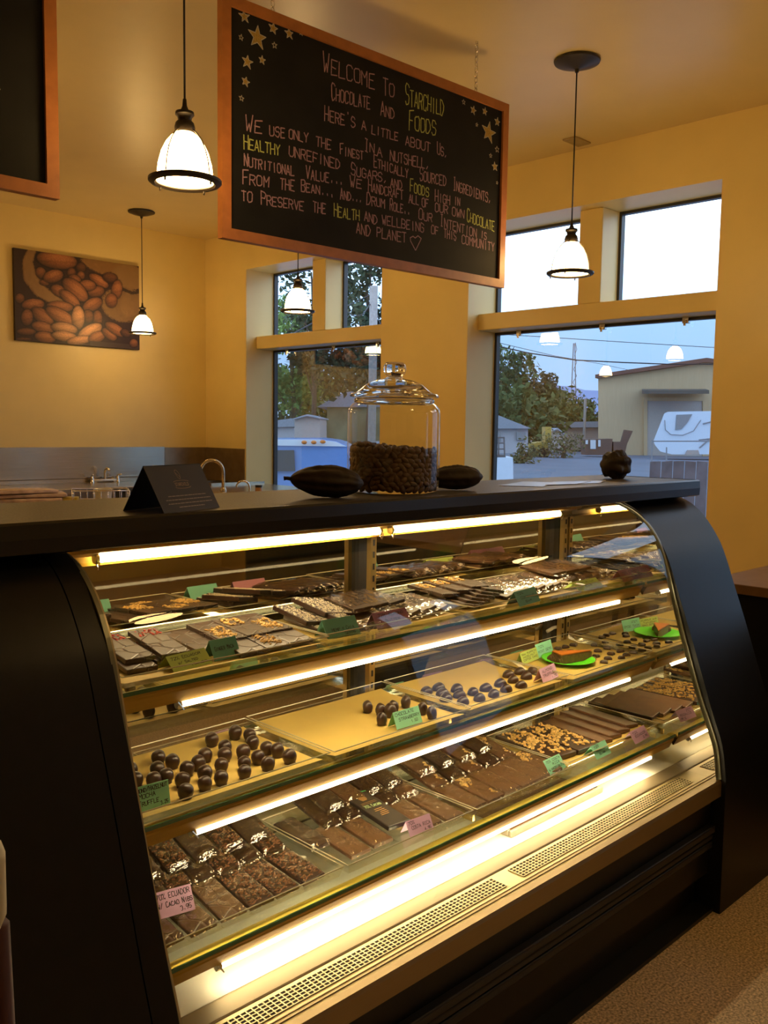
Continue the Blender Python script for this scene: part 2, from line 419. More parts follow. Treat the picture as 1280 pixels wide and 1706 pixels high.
for q in ([(67.967, 38.133, -0.5669), (68.178, 37.924, -0.5624), (68.444, 38.295, 4.2775), (68.232, 38.505, 4.2731)], [(71.423, 34.715, -0.4943), (71.634, 34.506, -0.4899), (71.900, 34.877, 4.3501), (71.688, 35.087, 4.3456)], [(68.216, 38.482, 3.9767), (71.884, 34.855, 4.0537), (71.900, 34.877, 4.3501), (68.232, 38.505, 4.2731)]):
    prism(bm, q, FD * .3)
obj('door_frame', bm, TANWALL, wh, True)
bm = BM(); prism(bm, [(68.346, 38.766, 4.9717), (64.681, 36.669, 4.4088), (64.696, 36.691, 4.6901)], Vector((72.095, 35.059, 5.0503)) - Vector((68.346, 38.766, 4.9717))); obj('awning', bm, AWNING, wh, True)

tr = thing('camper_trailer', 'white camper trailer with moulded front cap parked before the warehouse', 'trailer', (60.175, 30.628, -0.2332))
d0 = 64
prof = [(58.768, 32.119, 0.4970), (58.694, 32.231, 0.7909), (59.344, 31.843, 2.7461), (59.532, 31.674, 2.8766), (63.369, 27.890, 3.0416), (63.199, 27.654, -0.0431), (59.578, 31.235, -0.1191), (58.987, 31.848, 0.0795)]
bm = BM(); prism(bm, prof, (FD + RD * .5) * 2.4); obj('body_shell', bm, WHITEGEL, tr, True)
bm = BM(); prism(bm, [(59.879, 31.161, 2.6730), (60.665, 30.390, 2.7316), (60.391, 30.583, 2.1359), (60.065, 30.845, 1.6654), (59.761, 31.140, 1.6169)], FD * .1); obj('cap_window', bm, GREYTRIM, tr, True)
bm = BM(); tube(bm, [(59.256, 31.728, 2.2806), (59.249, 31.646, 1.6062), (59.501, 31.352, 1.2744), (60.102, 30.753, 1.2448), (60.660, 30.239, 1.5515), (61.063, 29.940, 2.3185)], .03, 6); obj('cap_stripe', bm, GREYTRIM, tr, True)
for a, b in (((61.170, 29.802, 2.0679), (62.030, 28.990, 2.3810)), ((60.897, 29.923, 0.9244), (61.960, 28.893, 1.1153)), ((60.897, 29.851, 0.3765), (61.411, 29.419, 0.9773))):
    bm = BM(); tube(bm, [a, b], .05, 6); obj('side_trim', bm, GREYTRIM, tr, True)
bm = BM(); prism(bm, [(60.054, 30.483, -0.1003), (60.776, 29.769, -0.0852), (60.732, 29.851, 0.2084), (60.191, 30.386, 0.1971)], FD * .1); obj('lower_panel', bm, PINKW, tr, True)

dm = thing('dumpster', 'brown steel dumpster with white notices in front of tan warehouse', 'dumpster', (59.351, 37.076, -0.4346))
bm = BM(); prism(bm, [(58.683, 37.749, -0.3590), (60.061, 36.386, -0.3300), (60.192, 36.415, 0.8835), (58.683, 37.902, 0.8070)], FD * 1.6); obj('bin_body', bm, BROWNBIN, dm, True)
for k, q in enumerate(([(58.914, 37.526, 0.7698), (59.202, 37.241, 0.7759), (59.165, 37.190, 0.1034), (58.877, 37.475, 0.0974)], [(59.330, 37.115, 0.7786), (59.458, 36.988, 0.7813), (59.431, 36.950, 0.2881), (59.303, 37.077, 0.2854)], [(58.658, 37.780, 0.7645), (58.786, 37.653, 0.7671), (58.769, 37.629, 0.4533), (58.641, 37.756, 0.4506)])):
    bm = BM(); prism(bm, q, FD * .05); obj('notice_plate', bm, WHITEPAPER, dm, True)
bn = thing('wheeled_bin', 'brown open bin with raised lid standing right of the dumpster', 'bin', (60.505, 35.935, -0.4104))
bm = BM(); prism(bm, [(60.190, 36.259, -0.3274), (60.767, 35.688, -0.3152), (60.981, 35.605, 0.6759), (60.212, 36.366, 0.6597)], FD * 1.2); obj('bin_body', bm, BROWNBIN, bn, True)
bm = BM(); prism(bm, [(60.626, 35.951, 0.6236), (60.976, 35.599, 0.5861), (61.314, 35.382, 1.4901), (60.870, 35.833, 1.5704)], FD * .3); obj('lid', bm, BROWNBIN, bn, True)

def house(label, cat, base, wall, roof, ww=None, dep=8.0, name='house'):
    h = thing(name, label, cat, base)
    bm = BM(); prism(bm, wall, FD * dep); obj('wall', bm, HOUSEW if ww is None else ww, h, True)
    bm = BM(); prism(bm, roof, FD * (dep + .6)); obj('roof', bm, ROOFG, h, True)
    return h
hs = house('grey roofed house with square windows at left edge of the right window', 'house', (46.351, 35.899, 0.1353),
      [(44.153, 38.048, -0.1021), (47.434, 34.803, -0.0332), (47.522, 34.926, 1.5752), (44.241, 38.171, 1.5063)], [(43.662, 38.174, 1.4622), (47.355, 34.521, 1.5397), (45.776, 36.203, 2.4183), (44.811, 37.187, 2.6259)])
for (x0, x1, y0, y1) in ((861, 876, 720, 733),):
    bm = BM(); prism(bm, [(46.799, 35.259, 0.8006), (47.208, 34.855, 0.8092), (47.235, 34.893, 1.3053), (46.826, 35.297, 1.2968)], FD * .1); obj('house_window', bm, GREYTRIM, hs, True)
bm = BM(); prism(bm, [(45.730, 36.302, 0.6638), (46.084, 35.951, 0.6713), (46.117, 35.998, 1.2819), (45.763, 36.348, 1.2744)], FD * .1); obj('house_window', bm, GREYTRIM, hs, True)
house('long low white building with flat roof behind the yellow machine', 'building', (72.151, 48.471, -0.1077),
      [(70.132, 50.431, -0.4304), (74.340, 46.270, -0.3421), (74.454, 46.429, 1.7344), (70.246, 50.590, 1.6461)], [(69.633, 50.490, 1.6408), (74.138, 46.042, 1.7911), (74.169, 46.085, 2.3490), (69.661, 50.528, 2.1429)], PINKW, name='low_building')
house('small pinkish gabled shed beside the yellow machine', 'shed', (60.675, 41.494, 0.1212),
      [(60.283, 41.838, -0.2194), (60.996, 41.133, -0.2044), (61.072, 41.239, 1.1742), (60.685, 41.671, 1.5460), (60.369, 41.958, 1.3494)], [(60.134, 41.909, 1.3483), (60.522, 41.562, 1.6405), (60.999, 41.016, 1.0823), (60.959, 41.043, 0.9868), (60.514, 41.551, 1.4983)], PINKW, 3, name='shed')
ld = thing('loader', 'yellow wheeled machine parked between the houses', 'machine', (54.501, 39.073, -0.3138))
bm = BM(); prism(bm, [(53.977, 39.603, -0.2378), (54.972, 38.618, -0.2169), (55.075, 38.614, 0.5253), (54.769, 38.928, 0.6059), (54.075, 39.592, 0.4172)], FD * 2); obj('chassis', bm, YELLOWM, ld, True)
bm = BM(); prism(bm, [(54.920, 38.768, 0.5220), (55.231, 38.460, 0.5285), (55.295, 38.550, 1.7051), (54.984, 38.858, 1.6986)], FD * 1.5); obj('mast', bm, YELLOWM, ld, True)
for p in ((54.081, 39.359, -0.2313), (54.703, 38.744, -0.2182)):
    bm = BM(); M = Matrix.Translation(p) @ Matrix.Rotation(-_yaw, 4, 'Z') @ Matrix.Rotation(pi / 2, 4, 'X')
    lathe(bm, [(0, -.2), (.4, -.2), (.4, .2), (0, .2)], 16, M=M); obj('wheel', bm, RUBBER, ld, True)
fc = thing('lattice_cabinet', 'pale cabinet topped with lattice crates at lower left of the right window', 'cabinet', (17.500, 13.602, 0.2242))
bm = BM(); prism(bm, [(16.999, 14.041, -0.2216), (17.684, 13.364, -0.2072), (17.727, 13.450, 0.7803), (17.053, 14.117, 0.7661)], FD * 1.0); obj('cabinet_body', bm, WHITEGEL, fc, True)
bm = BM()
prism(bm, [(17.053, 14.117, 0.7661), (17.603, 13.573, 0.7777), (17.596, 13.588, 0.8356), (17.056, 14.121, 0.8242)], FD * .8)
for k, (u0, u1) in enumerate((((17.119, 14.059, 0.8255), (17.142, 14.093, 1.2613)), ((17.243, 13.936, 0.8282), (17.267, 13.970, 1.2639)), ((17.367, 13.813, 0.8308), (17.391, 13.847, 1.2665)), ((17.482, 13.700, 0.8332), (17.505, 13.734, 1.2689)), ((17.585, 13.598, 0.8353), (17.599, 13.641, 1.2709)), ((17.064, 14.132, 0.9695), (17.593, 13.609, 0.9806)), ((17.072, 14.143, 1.1148), (17.601, 13.620, 1.1259)), ((17.079, 14.153, 1.2455), (17.608, 13.630, 1.2566)))): tube(bm, [u0, u1], .02, 6)
obj('lattice_crate', bm, FENCEW, fc, True)
fn = thing('board_fence', 'weathered board fence low at the right edge of the window view', 'fence', (18.681, 9.624, 0.3938))
a0, a1 = Vector((18.271, 10.085, 0.8073)), Vector((19.930, 8.444, 0.8421))
for k in range(9):
    bm = BM(); p = a0.lerp(a1, k / 9); q = a0.lerp(a1, (k + .9) / 9)
    prism(bm, [(p.x, p.y, GZ), (q.x, q.y, GZ), (q.x, q.y, q.z + random.uniform(-.02, .02)), (p.x, p.y, p.z + random.uniform(-.02, .02))], FD * .03); obj('fence_board', bm, FENCEW, fn, True)
rl = thing('pipe_railing', 'thin pipe railing in front of the white camper trailer', 'railing', (21.959, 12.069, 0.6794))
bm = BM(); tube(bm, [(21.999, 12.098, 1.2026), (23.945, 10.173, 1.2435)], .02, 6); obj('top_rail', bm, GREYTRIM, rl, True)
for p, q in (((21.989, 12.111, 1.2341), (21.940, 12.042, 0.3308)), ((22.250, 11.828, 1.0496), (22.211, 11.774, 0.3365)), ((23.130, 10.979, 1.2263), (23.083, 10.912, 0.3548))):
    bm = BM(); tube(bm, [(p[0], p[1], p[2]), (q[0], q[1], GZ)], .02, 6); obj('rail_post', bm, GREYTRIM, rl, True)

# trees: a leaf cloud and a trunk each, so the sky shows through
def leafmat(name, col): return mat(name, col, rough=.8, vary=.4, scale=1.2)
LEAF = [leafmat('dark_green_leaves', (.040, .065, .030)), leafmat('mid_green_leaves', (.10, .14, .04)), leafmat('light_green_leaves', (.16, .27, .06))]
def tree(label, base, H, W, m, n=1500, leaf=.30, seed=1, trunk=.3, name='tree', group=None):
    rnd = random.Random(seed)
    t = thing(name, label, 'tree', base, group=group)
    bm = BM(); lobes = []
    for k in range(12):
        a = rnd.uniform(0, 2 * pi); z = rnd.uniform(trunk + .08, .92); rr = (W / 2) * (1 - abs(z - .5) * 1.1) * rnd.uniform(.2, .8)
        lobes.append((Vector((cos(a) * rr, sin(a) * rr, z * H)), W * rnd.uniform(.16, .27)))
    for k in range(n):
        c, r = lobes[rnd.randrange(12)]
        v = Vector((rnd.gauss(0, 1), rnd.gauss(0, 1), rnd.gauss(0, 1))); v.normalize(); p = c + v * r * rnd.uniform(.5, 1)
        M = Matrix.Translation(p) @ Matrix.Rotation(rnd.uniform(0, 6.3), 4, (rnd.uniform(-1, 1), rnd.uniform(-1, 1), rnd.uniform(-1, 1) + .01))
        s = leaf * rnd.uniform(.6, 1.3)
        bm.faces.new([bm.verts.new(M @ Vector(q)) for q in ((-s, 0, 0), (0, -s * .5, .1 * s), (s, 0, 0), (0, s * .5, .1 * s))])
    obj('foliage', bm, m, t)
    bm = BM(); tube(bm, [(0, 0, 0), (.05 * W, 0, H * .4), (0, .03 * W, H * .75)], [W * .035, W * .025, W * .01], 7)
    for c, r in lobes[:6]: tube(bm, [(.03 * W, 0, min(c.z * .6, H * .55)), tuple(c)], [W * .014, W * .006], 5)
    obj('trunk', bm, BARK, t)
    return t
def gnd(p): return (p[0], p[1], GZ)
tree('tall dark tree filling the right upper pane of the left window', gnd((26.352, 27.656, 1.7574)), 10.5, 5.0, LEAF[0], 4200, .17, 3)
tree('dark tree behind the nearest hanging lamp in the left upper pane', gnd((27.304, 32.369, 1.7515)), 12.0, 4.0, LEAF[0], 2600, .17, 4)
tree('light green round tree low in the left window upper pane', gnd((28.490, 35.437, 1.7570)), 8.2, 4.4, LEAF[2], 2600, .16, 5)
tree('mid green tree over the roofs in the left window', gnd((43.520, 47.320, 1.1055)), 7.6, 8.5, LEAF[1], 2200, .26, 6, trunk=.1)
tree('dark leafy tree at left edge of the left window', gnd((34.516, 44.930, 1.0737)), 9.3, 5.4, LEAF[0], 2200, .2, 7, trunk=.1)
tree('green tree behind the pink shed in the left window', gnd((40.260, 47.720, 1.0764)), 6.2, 7.5, LEAF[1], 2200, .26, 8, trunk=.05)
for k, (b, H, W, m, lab) in enumerate((
    ((74.231, 60.717, 1.1408), 12.6, 9, 0, 'tallest dark tree at left edge of the right window'), ((79.929, 62.140, 1.1621), 11.6, 9, 1, 'second tree from left on the right window slope'),
    ((84.598, 63.171, 1.1815), 9.8, 8, 0, 'third tree from left on the right window slope'), ((89.124, 64.342, 1.1979), 8.9, 7, 0, 'dark tree near the middle of the right window slope'),
    ((93.640, 65.524, 1.2140), 7.8, 6, 0, 'dark rounded tree just left of the hazy hill'), ((98.297, 66.566, 1.2331), 5.8, 4.4, 0, 'small dark tree at the foot of the hazy hill'),
    ((64.654, 48.906, 0.4432), 5.6, 9, 1, 'yellowish green tree above the grey house roof'), ((86.110, 61.541, 0.1844), 6.5, 10, 1, 'broad green tree behind the low white building'),
    ((85.721, 56.283, 0.2945), 5.4, 6, 1, 'green tree right of the pale lamp pole'), ((90.425, 57.273, 0.2750), 5.9, 5, 1, 'green tree touching the warehouse corner'), ((82.759, 56.391, 0.2914), 4.8, 7, 1, 'low green tree under the hazy hill'))):
    tree(lab, gnd(b), H, W, LEAF[m], 1500, W * .045, 20 + k, trunk=.04)
SHRUB = leafmat('olive_shrub_leaves', (.17, .16, .06))
tree('olive shrub in front of the pink shed', gnd((54.932, 37.239, -0.2607)), 1.4, 4.5, SHRUB, 900, .12, 51, trunk=.0, name='shrub')
tree('olive shrub beside the yellow machine', gnd((42.991, 32.143, 0.0173)), 1.2, 2.5, SHRUB, 600, .12, 52, trunk=.0, name='shrub')

def wire(label, pts, r=.02):
    bm = BM(); tube(bm, pts, r, 5); return tag(obj('utility_wire', bm, WIREM), label, 'wire')
wire('upper power cable crossing the sky in the right window', [(33.334, 31.269, 6.6070), (35.811, 28.756, 6.1842), (37.543, 27.025, 6.0722), (40.498, 24.066, 5.8671), (43.666, 20.899, 5.6665), (45.992, 18.579, 5.5670)], .016)
wire('lower dark cable sagging across the sky in the right window', [(33.321, 31.251, 6.3693), (35.782, 28.715, 5.6494), (37.074, 27.383, 5.2611), (38.752, 25.677, 4.9402), (40.443, 23.989, 4.8569), (42.135, 22.304, 4.8034), (45.956, 18.529, 4.9133)], .03)
wire('thin slanting cable just under the dark sagging cable', [(34.074, 31.964, 6.7216), (36.587, 29.368, 5.9250), (38.759, 27.124, 5.2425), (52.788, 33.098, 5.8896), (68.435, 39.435, 6.4267)], .014)
wire('dark cable crossing the green tree in the left upper pane', [(18.510, 24.434, 4.1770), (19.236, 23.761, 4.5286), (20.305, 23.487, 5.1387), (21.850, 22.776, 6.0015)], .02)
wire('pale looping cable hanging left of the pole in the left window', [(20.466, 22.645, 5.3260), (20.681, 22.404, 5.1129), (20.896, 22.199, 5.1767), (21.420, 22.437, 5.5644), (21.839, 22.760, 5.7968)], .02)
up = thing('utility_pole', 'grey utility pole in front of the tall dark tree', 'pole', gnd((21.614, 22.446, 1.7032)))
bm = BM(); b = (21.614, 22.446, 1.7032); t = (21.861, 22.791, 6.2062); tube(bm, [(b[0], b[1], GZ), (b[0], b[1], t[2])], .14, 10); obj('pole_shaft', bm, POLEW, up, True)
bm = BM(); tube(bm, [(21.862, 22.723, 5.6951), (21.998, 22.495, 4.9824)], .02, 5); obj('guy_wire', bm, WIREM, up, True)
lp = thing('lamp_pole', 'pale slim pole among the trees left of the warehouse', 'pole', gnd((68.978, 44.596, 0.2702)))
bm = BM(); b = (68.978, 44.596, 0.2702); t = (69.198, 44.903, 4.2845); tube(bm, [(b[0], b[1], GZ), (b[0], b[1], t[2])], .12, 8); obj('pole_shaft', bm, GREYDOOR, lp, True)
bm = BM(); b = (341.783, 226.740, 0.7616); t = (344.303, 229.364, 39.8565)
for s in (-.5, .5): tube(bm, [(b[0] + RD.x * s * 3, b[1] + RD.y * s * 3, GZ), (t[0] + RD.x * s * .6, t[1] + RD.y * s * .6, t[2])], .28, 5)
for k in range(14):
    z0, z1 = (t[2] - GZ) * k / 14 + GZ, (t[2] - GZ) * (k + 1) / 14 + GZ; s = 1 if k % 2 else -1; w0, w1 = 1.5 - 1.2 * k / 14, 1.5 - 1.2 * (k + 1) / 14
    tube(bm, [(b[0] + RD.x * s * w0, b[1] + RD.y * s * w0, z0), (b[0] - RD.x * s * w1, b[1] - RD.y * s * w1, z1)], .16, 4)
tag(obj('radio_mast', bm, GREYTRIM), 'thin lattice radio mast rising over the hazy hill', 'mast')

# left window view
house('pinkish gabled shed above the blue van in the left window', 'shed', (21.819, 26.381, 0.9033),
      [(21.583, 26.586, 0.6741), (22.256, 25.920, 0.6883), (22.315, 26.003, 1.7658), (21.986, 26.346, 1.8934), (21.642, 26.668, 1.7517)], [(21.483, 26.543, 1.7492), (21.858, 26.193, 1.9131), (22.217, 25.820, 1.7869), (22.214, 25.816, 1.7423), (21.854, 26.187, 1.8462), (21.480, 26.540, 1.7046)], PINKW, 4, name='shed')
house('grey roofed house at the left edge of the left window', 'house', (24.633, 32.062, 0.7851),
      [(23.958, 32.695, 0.5071), (25.372, 31.296, 0.5368), (25.420, 31.363, 1.4084), (24.006, 32.762, 1.3787)], [(23.790, 32.689, 1.3508), (25.332, 31.171, 1.4356), (25.240, 31.311, 1.8012), (23.894, 32.610, 1.5367)], HOUSEW, 6)
house('pale gable roofed house behind the glass jar in the left window', 'house', (31.205, 34.165, 1.8075),
      [(30.388, 34.834, 0.7286), (32.448, 32.797, 0.7719), (32.546, 32.934, 2.5638), (30.486, 34.972, 2.5205)], [(29.983, 35.178, 2.4477), (32.618, 32.573, 2.5030), (31.365, 33.914, 3.2620), (31.040, 34.232, 3.2250)], leafmat('olive_house_siding', (.24, .22, .12)), 8)
vn = thing('blue_van', 'light blue van with orange roof lamps parked outside the left window', 'van', (9.018, 10.751, 0.6255))
_vb = [(8.522, 11.241, 0.6151), (9.486, 10.288, 0.6353)]; _vb = [(p[0], p[1], GZ + .3) for p in _vb]
bm = BM(); prism(bm, _vb + [(9.506, 10.331, 1.1158), (9.456, 10.388, 1.1702), (9.347, 10.504, 1.2325), (9.151, 10.702, 1.2653), (8.557, 11.290, 1.2529)], FD * 1.8); obj('van_body', bm, BLUECAR, vn, True)
for p in ((8.689, 11.006, 0.6222), (9.255, 10.446, 0.6341)):
    bm = BM(); M = Matrix.Translation((p[0], p[1], GZ + .33)) @ Matrix.Rotation(-_yaw, 4, 'Z') @ Matrix.Rotation(pi / 2, 4, 'X')
    lathe(bm, [(0, -.2), (.33, -.2), (.33, .1), (0, .1)], 24, M=M); obj('wheel', bm, RUBBER, vn, True)
bm = BM(); prism(bm, [(8.534, 11.258, 1.1518), (9.441, 10.358, 1.1525), (9.327, 10.481, 1.2238), (9.131, 10.679, 1.2565), (8.539, 11.265, 1.2441)], FD * .03); obj('roof_edge', bm, WHITEGEL, vn, True)
bm = BM(); prism(bm, [(8.564, 11.175, 0.7563), (8.854, 10.889, 0.7624), (8.859, 10.927, 1.0850), (8.595, 11.187, 1.0794)], FD * .03); obj('side_window', bm, CARGLASS, vn, True)
for k, p in enumerate(((8.932, 10.771, 1.2084), (9.037, 10.667, 1.2106), (9.136, 10.571, 1.2219))):
    bm = BM(); ico(bm, p, .045, 2, (1, 1, .7)); obj('roof_lamp', bm, ORANGE, vn, True, True)

# ================================================================== the display case
XL, XR = .715, 2.572                     # glass, left and right edge
MX = 2.556                               # mirrored right end wall
case = thing('display_case', 'long black display case with curved glass front and lit glass shelves', 'display case', (1.64, 1.45, 0))
GP = [(1.146, .418), (1.150, .44), (1.160, .508), (1.182, .567), (1.221, .66), (1.27, .798), (1.316, .939), (1.338, 1.012), (1.361, 1.075), (1.392, 1.130), (1.430, 1.172), (1.475, 1.202), (1.53, 1.2205), (1.58, 1.2245)]
def smooth_prof(P0, n=3):
    out = []
    for i in range(len(P0) - 1):
        p0 = Vector(P0[max(i - 1, 0)]); p1 = Vector(P0[i]); p2 = Vector(P0[i + 1]); p3 = Vector(P0[min(i + 2, len(P0) - 1)])
        for k in range(n):
            t = k / n
            out.append(tuple(.5 * ((2 * p1) + (p2 - p0) * t + (2 * p0 - 5 * p1 + 4 * p2 - p3) * t * t + (3 * p1 - p0 - 3 * p2 + p3) * t ** 3)))
    out.append(tuple(P0[-1])); return out
GPS = smooth_prof(GP)
def offset_prof(pr, d):
    out = []
    for i, p in enumerate(pr):
        a = Vector(pr[max(i - 1, 0)]); b = Vector(pr[min(i + 1, len(pr) - 1)]); t = (b - a).normalized()
        out.append((p[0] - t.y * d, p[1] + t.x * d))
    return out
bm = BM()
A = [[bm.verts.new((x, y, z)) for y, z in GPS] for x in (XL, XR)]
for i in range(len(GPS) - 1): bm.faces.new((A[0][i], A[1][i], A[1][i + 1], A[0][i + 1]))
obj('curved_front_glass', bm, SHEET, case, True, True)
for x in (XL, XR):
    bm = BM(); o1 = offset_prof(GPS, .004); o2 = offset_prof(GPS, -.006)
    w = .008
    for i in range(len(GPS) - 1):
        q = [o1[i], o1[i + 1], o2[i + 1], o2[i]]
        prism(bm, [(x - w / 2, y, z) for y, z in q], (w, 0, 0))
    obj('glass_edge_trim', bm, mat('green_grey_edge_trim_%d' % int(x), (.22, .22, .15), rough=.3, metal=.3), case, True)
CAPF = [(1.128, 0), (1.130, .42), (1.146, .52), (1.184, .619), (1.253, .813), (1.305, .952), (1.338, 1.04), (1.367, 1.098), (1.417, 1.165), (1.470, 1.208), (1.53, 1.2318)]
CAPS_ = CAPF[:1] + smooth_prof(CAPF[1:], 4) + [(1.84, 1.2318), (1.84, 0)]
for nm, x0, x1 in (('right', XR + .002, 2.952), ('left', .335, XL - .048)):
    bm = BM(); xprism(bm, CAPS_, x0, x1); obj('end_panel', bm, CASEBLACK, case, True, True, 35)
bm = BM(); xprism(bm, [(y + .004, z) for y, z in CAPS_[:-2]] + [(1.80, 1.2318), (1.80, 0)], XL - .044, XL - .002); obj('end_trim_strip', bm, CASEBLACK, case, True, True, 35)
# base
bm = BM(); box(bm, XL, XR, 1.172, 1.80, .116, .366); obj('base_panel', bm, CASEBLACK, case, True)
bm = BM()
for z0, z1, y in ((.255, .277, 1.148), (.232, .250, 1.154), (.206, .227, 1.154)): box(bm, XL, XR - .012, y, 1.172, z0, z1, bev=.004)
obj('bumper_strip', bm, BLACKPLASTIC, case, True)
bm = BM(); box(bm, XL, XR, 1.21, 1.80, .0, .116); box(bm, XL, XR, 1.150, 1.21, 0, .012); obj('toe_kick', bm, BLACKPLASTIC, case, True)
bm = BM(); xprism(bm, [(1.142, .366), (1.142, .408), (1.146, .416), (1.162, .418), (1.162, .366)], XL, XR); obj('nose_rail', bm, NOSE, case, True)
# ledge with grilles
bm = BM(); box(bm, XL, MX, 1.162, 1.247, .40, .418); obj('front_ledge', bm, mat('cream_metal_ledge', (.46, .36, .17), rough=.42, metal=.35, vary=.03), case, True)
bm = BM(); box(bm, XL, MX, 1.168, 1.171, .418, .4205); box(bm, XL, MX, 1.178, 1.180, .418, .4200); obj('ledge_bead', bm, NOSE, case, True)
GRH = mat('slot_shade_black', (.008, .005, .003), rough=.9)  # black colour stands in for the shade inside the holes
GRB = mat('cream_grille_bar', (.48, .38, .18), rough=.45, metal=.3)
for x0, x1 in ((.835, 1.592), (1.655, 2.487)):
    bm = BM(); box(bm, x0, x1, 1.192, 1.236, .4182, .4190); g = obj('air_grille', bm, GRH, case, True)
    bm = BM(); n = int((x1 - x0) / .0125)
    for k in range(n + 1): xx = x0 + (x1 - x0) * k / n; box(bm, xx - .0014, xx + .0014, 1.192, 1.236, .4190, .4204)
    for k in range(6): yy = 1.192 + .044 * k / 5; box(bm, x0, x1, yy - .0012, yy + .0012, .4190, .4202)
    obj('grille_bars', bm, GRB, g, True)
bm = BM(); xprism(bm, [(1.247, .40), (1.247, .419), (1.250, .4215), (1.284, .428), (1.288, .428), (1.288, .40)], XL, MX); obj('deck_lip', bm, mat('dull_deck_lip', (.26, .20, .11), rough=.5, metal=.3, vary=.05), case, True)
bm = BM(); box(bm, XL, MX, 1.288, 1.745, .40, .4285); obj('deck_pan', bm, DECKW, case, True)
# inside walls
bm = BM()
inner = [(y + .006, z) for y, z in GPS] + [(1.752, 1.2310), (1.752, .40), (1.152, .40)]
prism(bm, [(MX, y, z) for y, z in inner], (.012, 0, 0)); obj('side_mirror', bm, MIRROR, case, True)
bm = BM(); prism(bm, [(XL + .002, y, z) for y, z in inner], (.010, 0, 0)); obj('side_wall', bm, mat('pale_case_lining', (.5, .42, .27), rough=.3, metal=.3), case, True)
for x0, x1 in ((XL + .02, 1.632), (1.668, MX - .005)):
    bm = BM(); box(bm, x0, x1, 1.752, 1.760, .43, 1.19); obj('rear_door', bm, REARMIR, case, True)
bm = BM(); box(bm, 1.632, 1.668, 1.738, 1.775, .43, 1.2315); obj('door_stile', bm, BLACKPLASTIC, case, True)
bm = BM(); box(bm, XL + .016, XL + .044, 1.735, 1.775, .43, 1.2315); obj('door_stile', bm, BLACKPLASTIC, case, True)
bm = BM(); box(bm, MX - .032, MX - .004, 1.735, 1.775, .43, 1.2315); obj('door_stile', bm, BLACKPLASTIC, case, True)
bm = BM(); box(bm, XL, MX + .01, 1.776, 1.80, .40, 1.2315); obj('back_panel', bm, BLACKPLASTIC, case, True)
# canopy with its lamp
bm = BM(); box(bm, XL + .014, MX - .002, 1.56, 1.752, 1.2245, 1.2315); xprism(bm, [(1.69, 1.2245), (1.69, 1.172), (1.684, 1.166), (1.696, 1.166), (1.70, 1.2245)], XL + .014, MX - .002); obj('canopy', bm, GOLD, case, True)
bm = BM(); xprism(bm, [(1.632, 1.2245), (1.640, 1.198), (1.682, 1.185), (1.69, 1.2245)], XL + .03, MX - .02); obj('lamp_reflector', bm, GOLD, case, True)
def lamp_tube(x0, x1, y, z, r):
    bm = BM(); tube(bm, [(x0, y, z), (x1, y, z)], r, 12); t = obj('lamp_tube', bm, TUBE, case, True, True, 50)
    for x in (x0, x1):
        bm = BM(); tube(bm, [(x - .004, y, z), (x + .004, y, z)], r * 1.25, 10); tube(bm, [(x, y, z - r), (x, y - .01, z - r - .012), (x, y - .016, z - r + .004)], .0016, 5)
        obj('tube_clip', bm, CHROME, t, True)
lamp_tube(.845, 1.63, 1.660, 1.1835, .0085); lamp_tube(1.672, 2.44, 1.660, 1.1835, .0085)
# uprights
for x in (1.650, MX - .016, XL + .03):
    bm = BM(); box(bm, x - .010, x + .010, 1.700, 1.716, .43, 1.2245); u = obj('shelf_upright', bm, BRASS, case, True)
    bm = BM()
    for k in range(22): box(bm, x - .003, x + .003, 1.6988, 1.700, .50 + .032 * k, .516 + .032 * k)
    obj('upright_slots', bm, GRH, u, True)  # thin black slips paint the shaded depth of the slots
# shelves
ROLL = mat('lamplit_gold_roll', (.80, .52, .06), rough=.38, metal=.5, vary=.04)  # lighter copy of the housing gold, lamplight on its top painted in
SH = [(.976, 1.407, 'upper'), (.744, 1.361, 'middle'), (.521, 1.280, 'lower')]
LAMPS = [(1.4305, .9320), (1.3845, .7000), (1.3035, .4770)]
SX0, SX1, SM = .757, 2.546, 1.641
for (z, y0, nm), (ly, lz) in zip(SH, LAMPS):
    for x0, x1 in ((SX0, SM - .001), (SM + .001, SX1)):
        bm = BM(); box(bm, x0, x1, y0 + .002, 1.694, z, z + .006); s = obj('glass_shelf', bm, SHELFG, case, True)
        bm = BM(); box(bm, x0, x1, y0, y0 + .0035, z - .0005, z + .0065); obj('polished_edge', bm, GREENEDGE, s, True)
    bm = BM()
    hz = z - .0015
    xprism(bm, [(y0 + .004, hz), (y0 + .004, hz - .004), (y0 + .019, hz - .0365), (y0 + .023, hz - .0365), (y0 + .034, hz - .0115), (y0 + .0055, hz - .011), (y0 + .0055, hz)], SX0 + .004, SX1 - .004)
    lf = obj('lamp_housing', bm, GOLD, case, True)
    bm = BM(); xprism(bm, [(y0 + .0245 + .0185 * cos(a), z - .0125 + .0115 * sin(a)) for a in [pi * k / 8 for k in range(9)]], SX0 + .004, SX1 - .004); obj('housing_roll', bm, ROLL, lf, True, True, 40)
    bm = BM(); tube(bm, [(.892, ly, lz), (2.432, ly, lz)], .0058, 12); t = obj('lamp_tube', bm, TUBE, case, True, True, 50)
    for x in (.888, 2.436):
        bm = BM(); tube(bm, [(x - .005, ly, lz), (x + .005, ly, lz)], .0072, 10)
        tube(bm, [(x, ly - .006, lz + .004), (x + .005, ly - .011, lz - .008), (x - .006, ly - .008, lz + .008)], .0014, 5); obj('tube_clip', bm, CHROME, t, True)
    for x in (1.650, SX1 - .015, SX0 + .012):
        bm = BM(); box(bm, x - .004, x + .004, y0 + .06, 1.70, z - .016, z - .0005); obj('shelf_bracket', bm, BRASS, case, True)
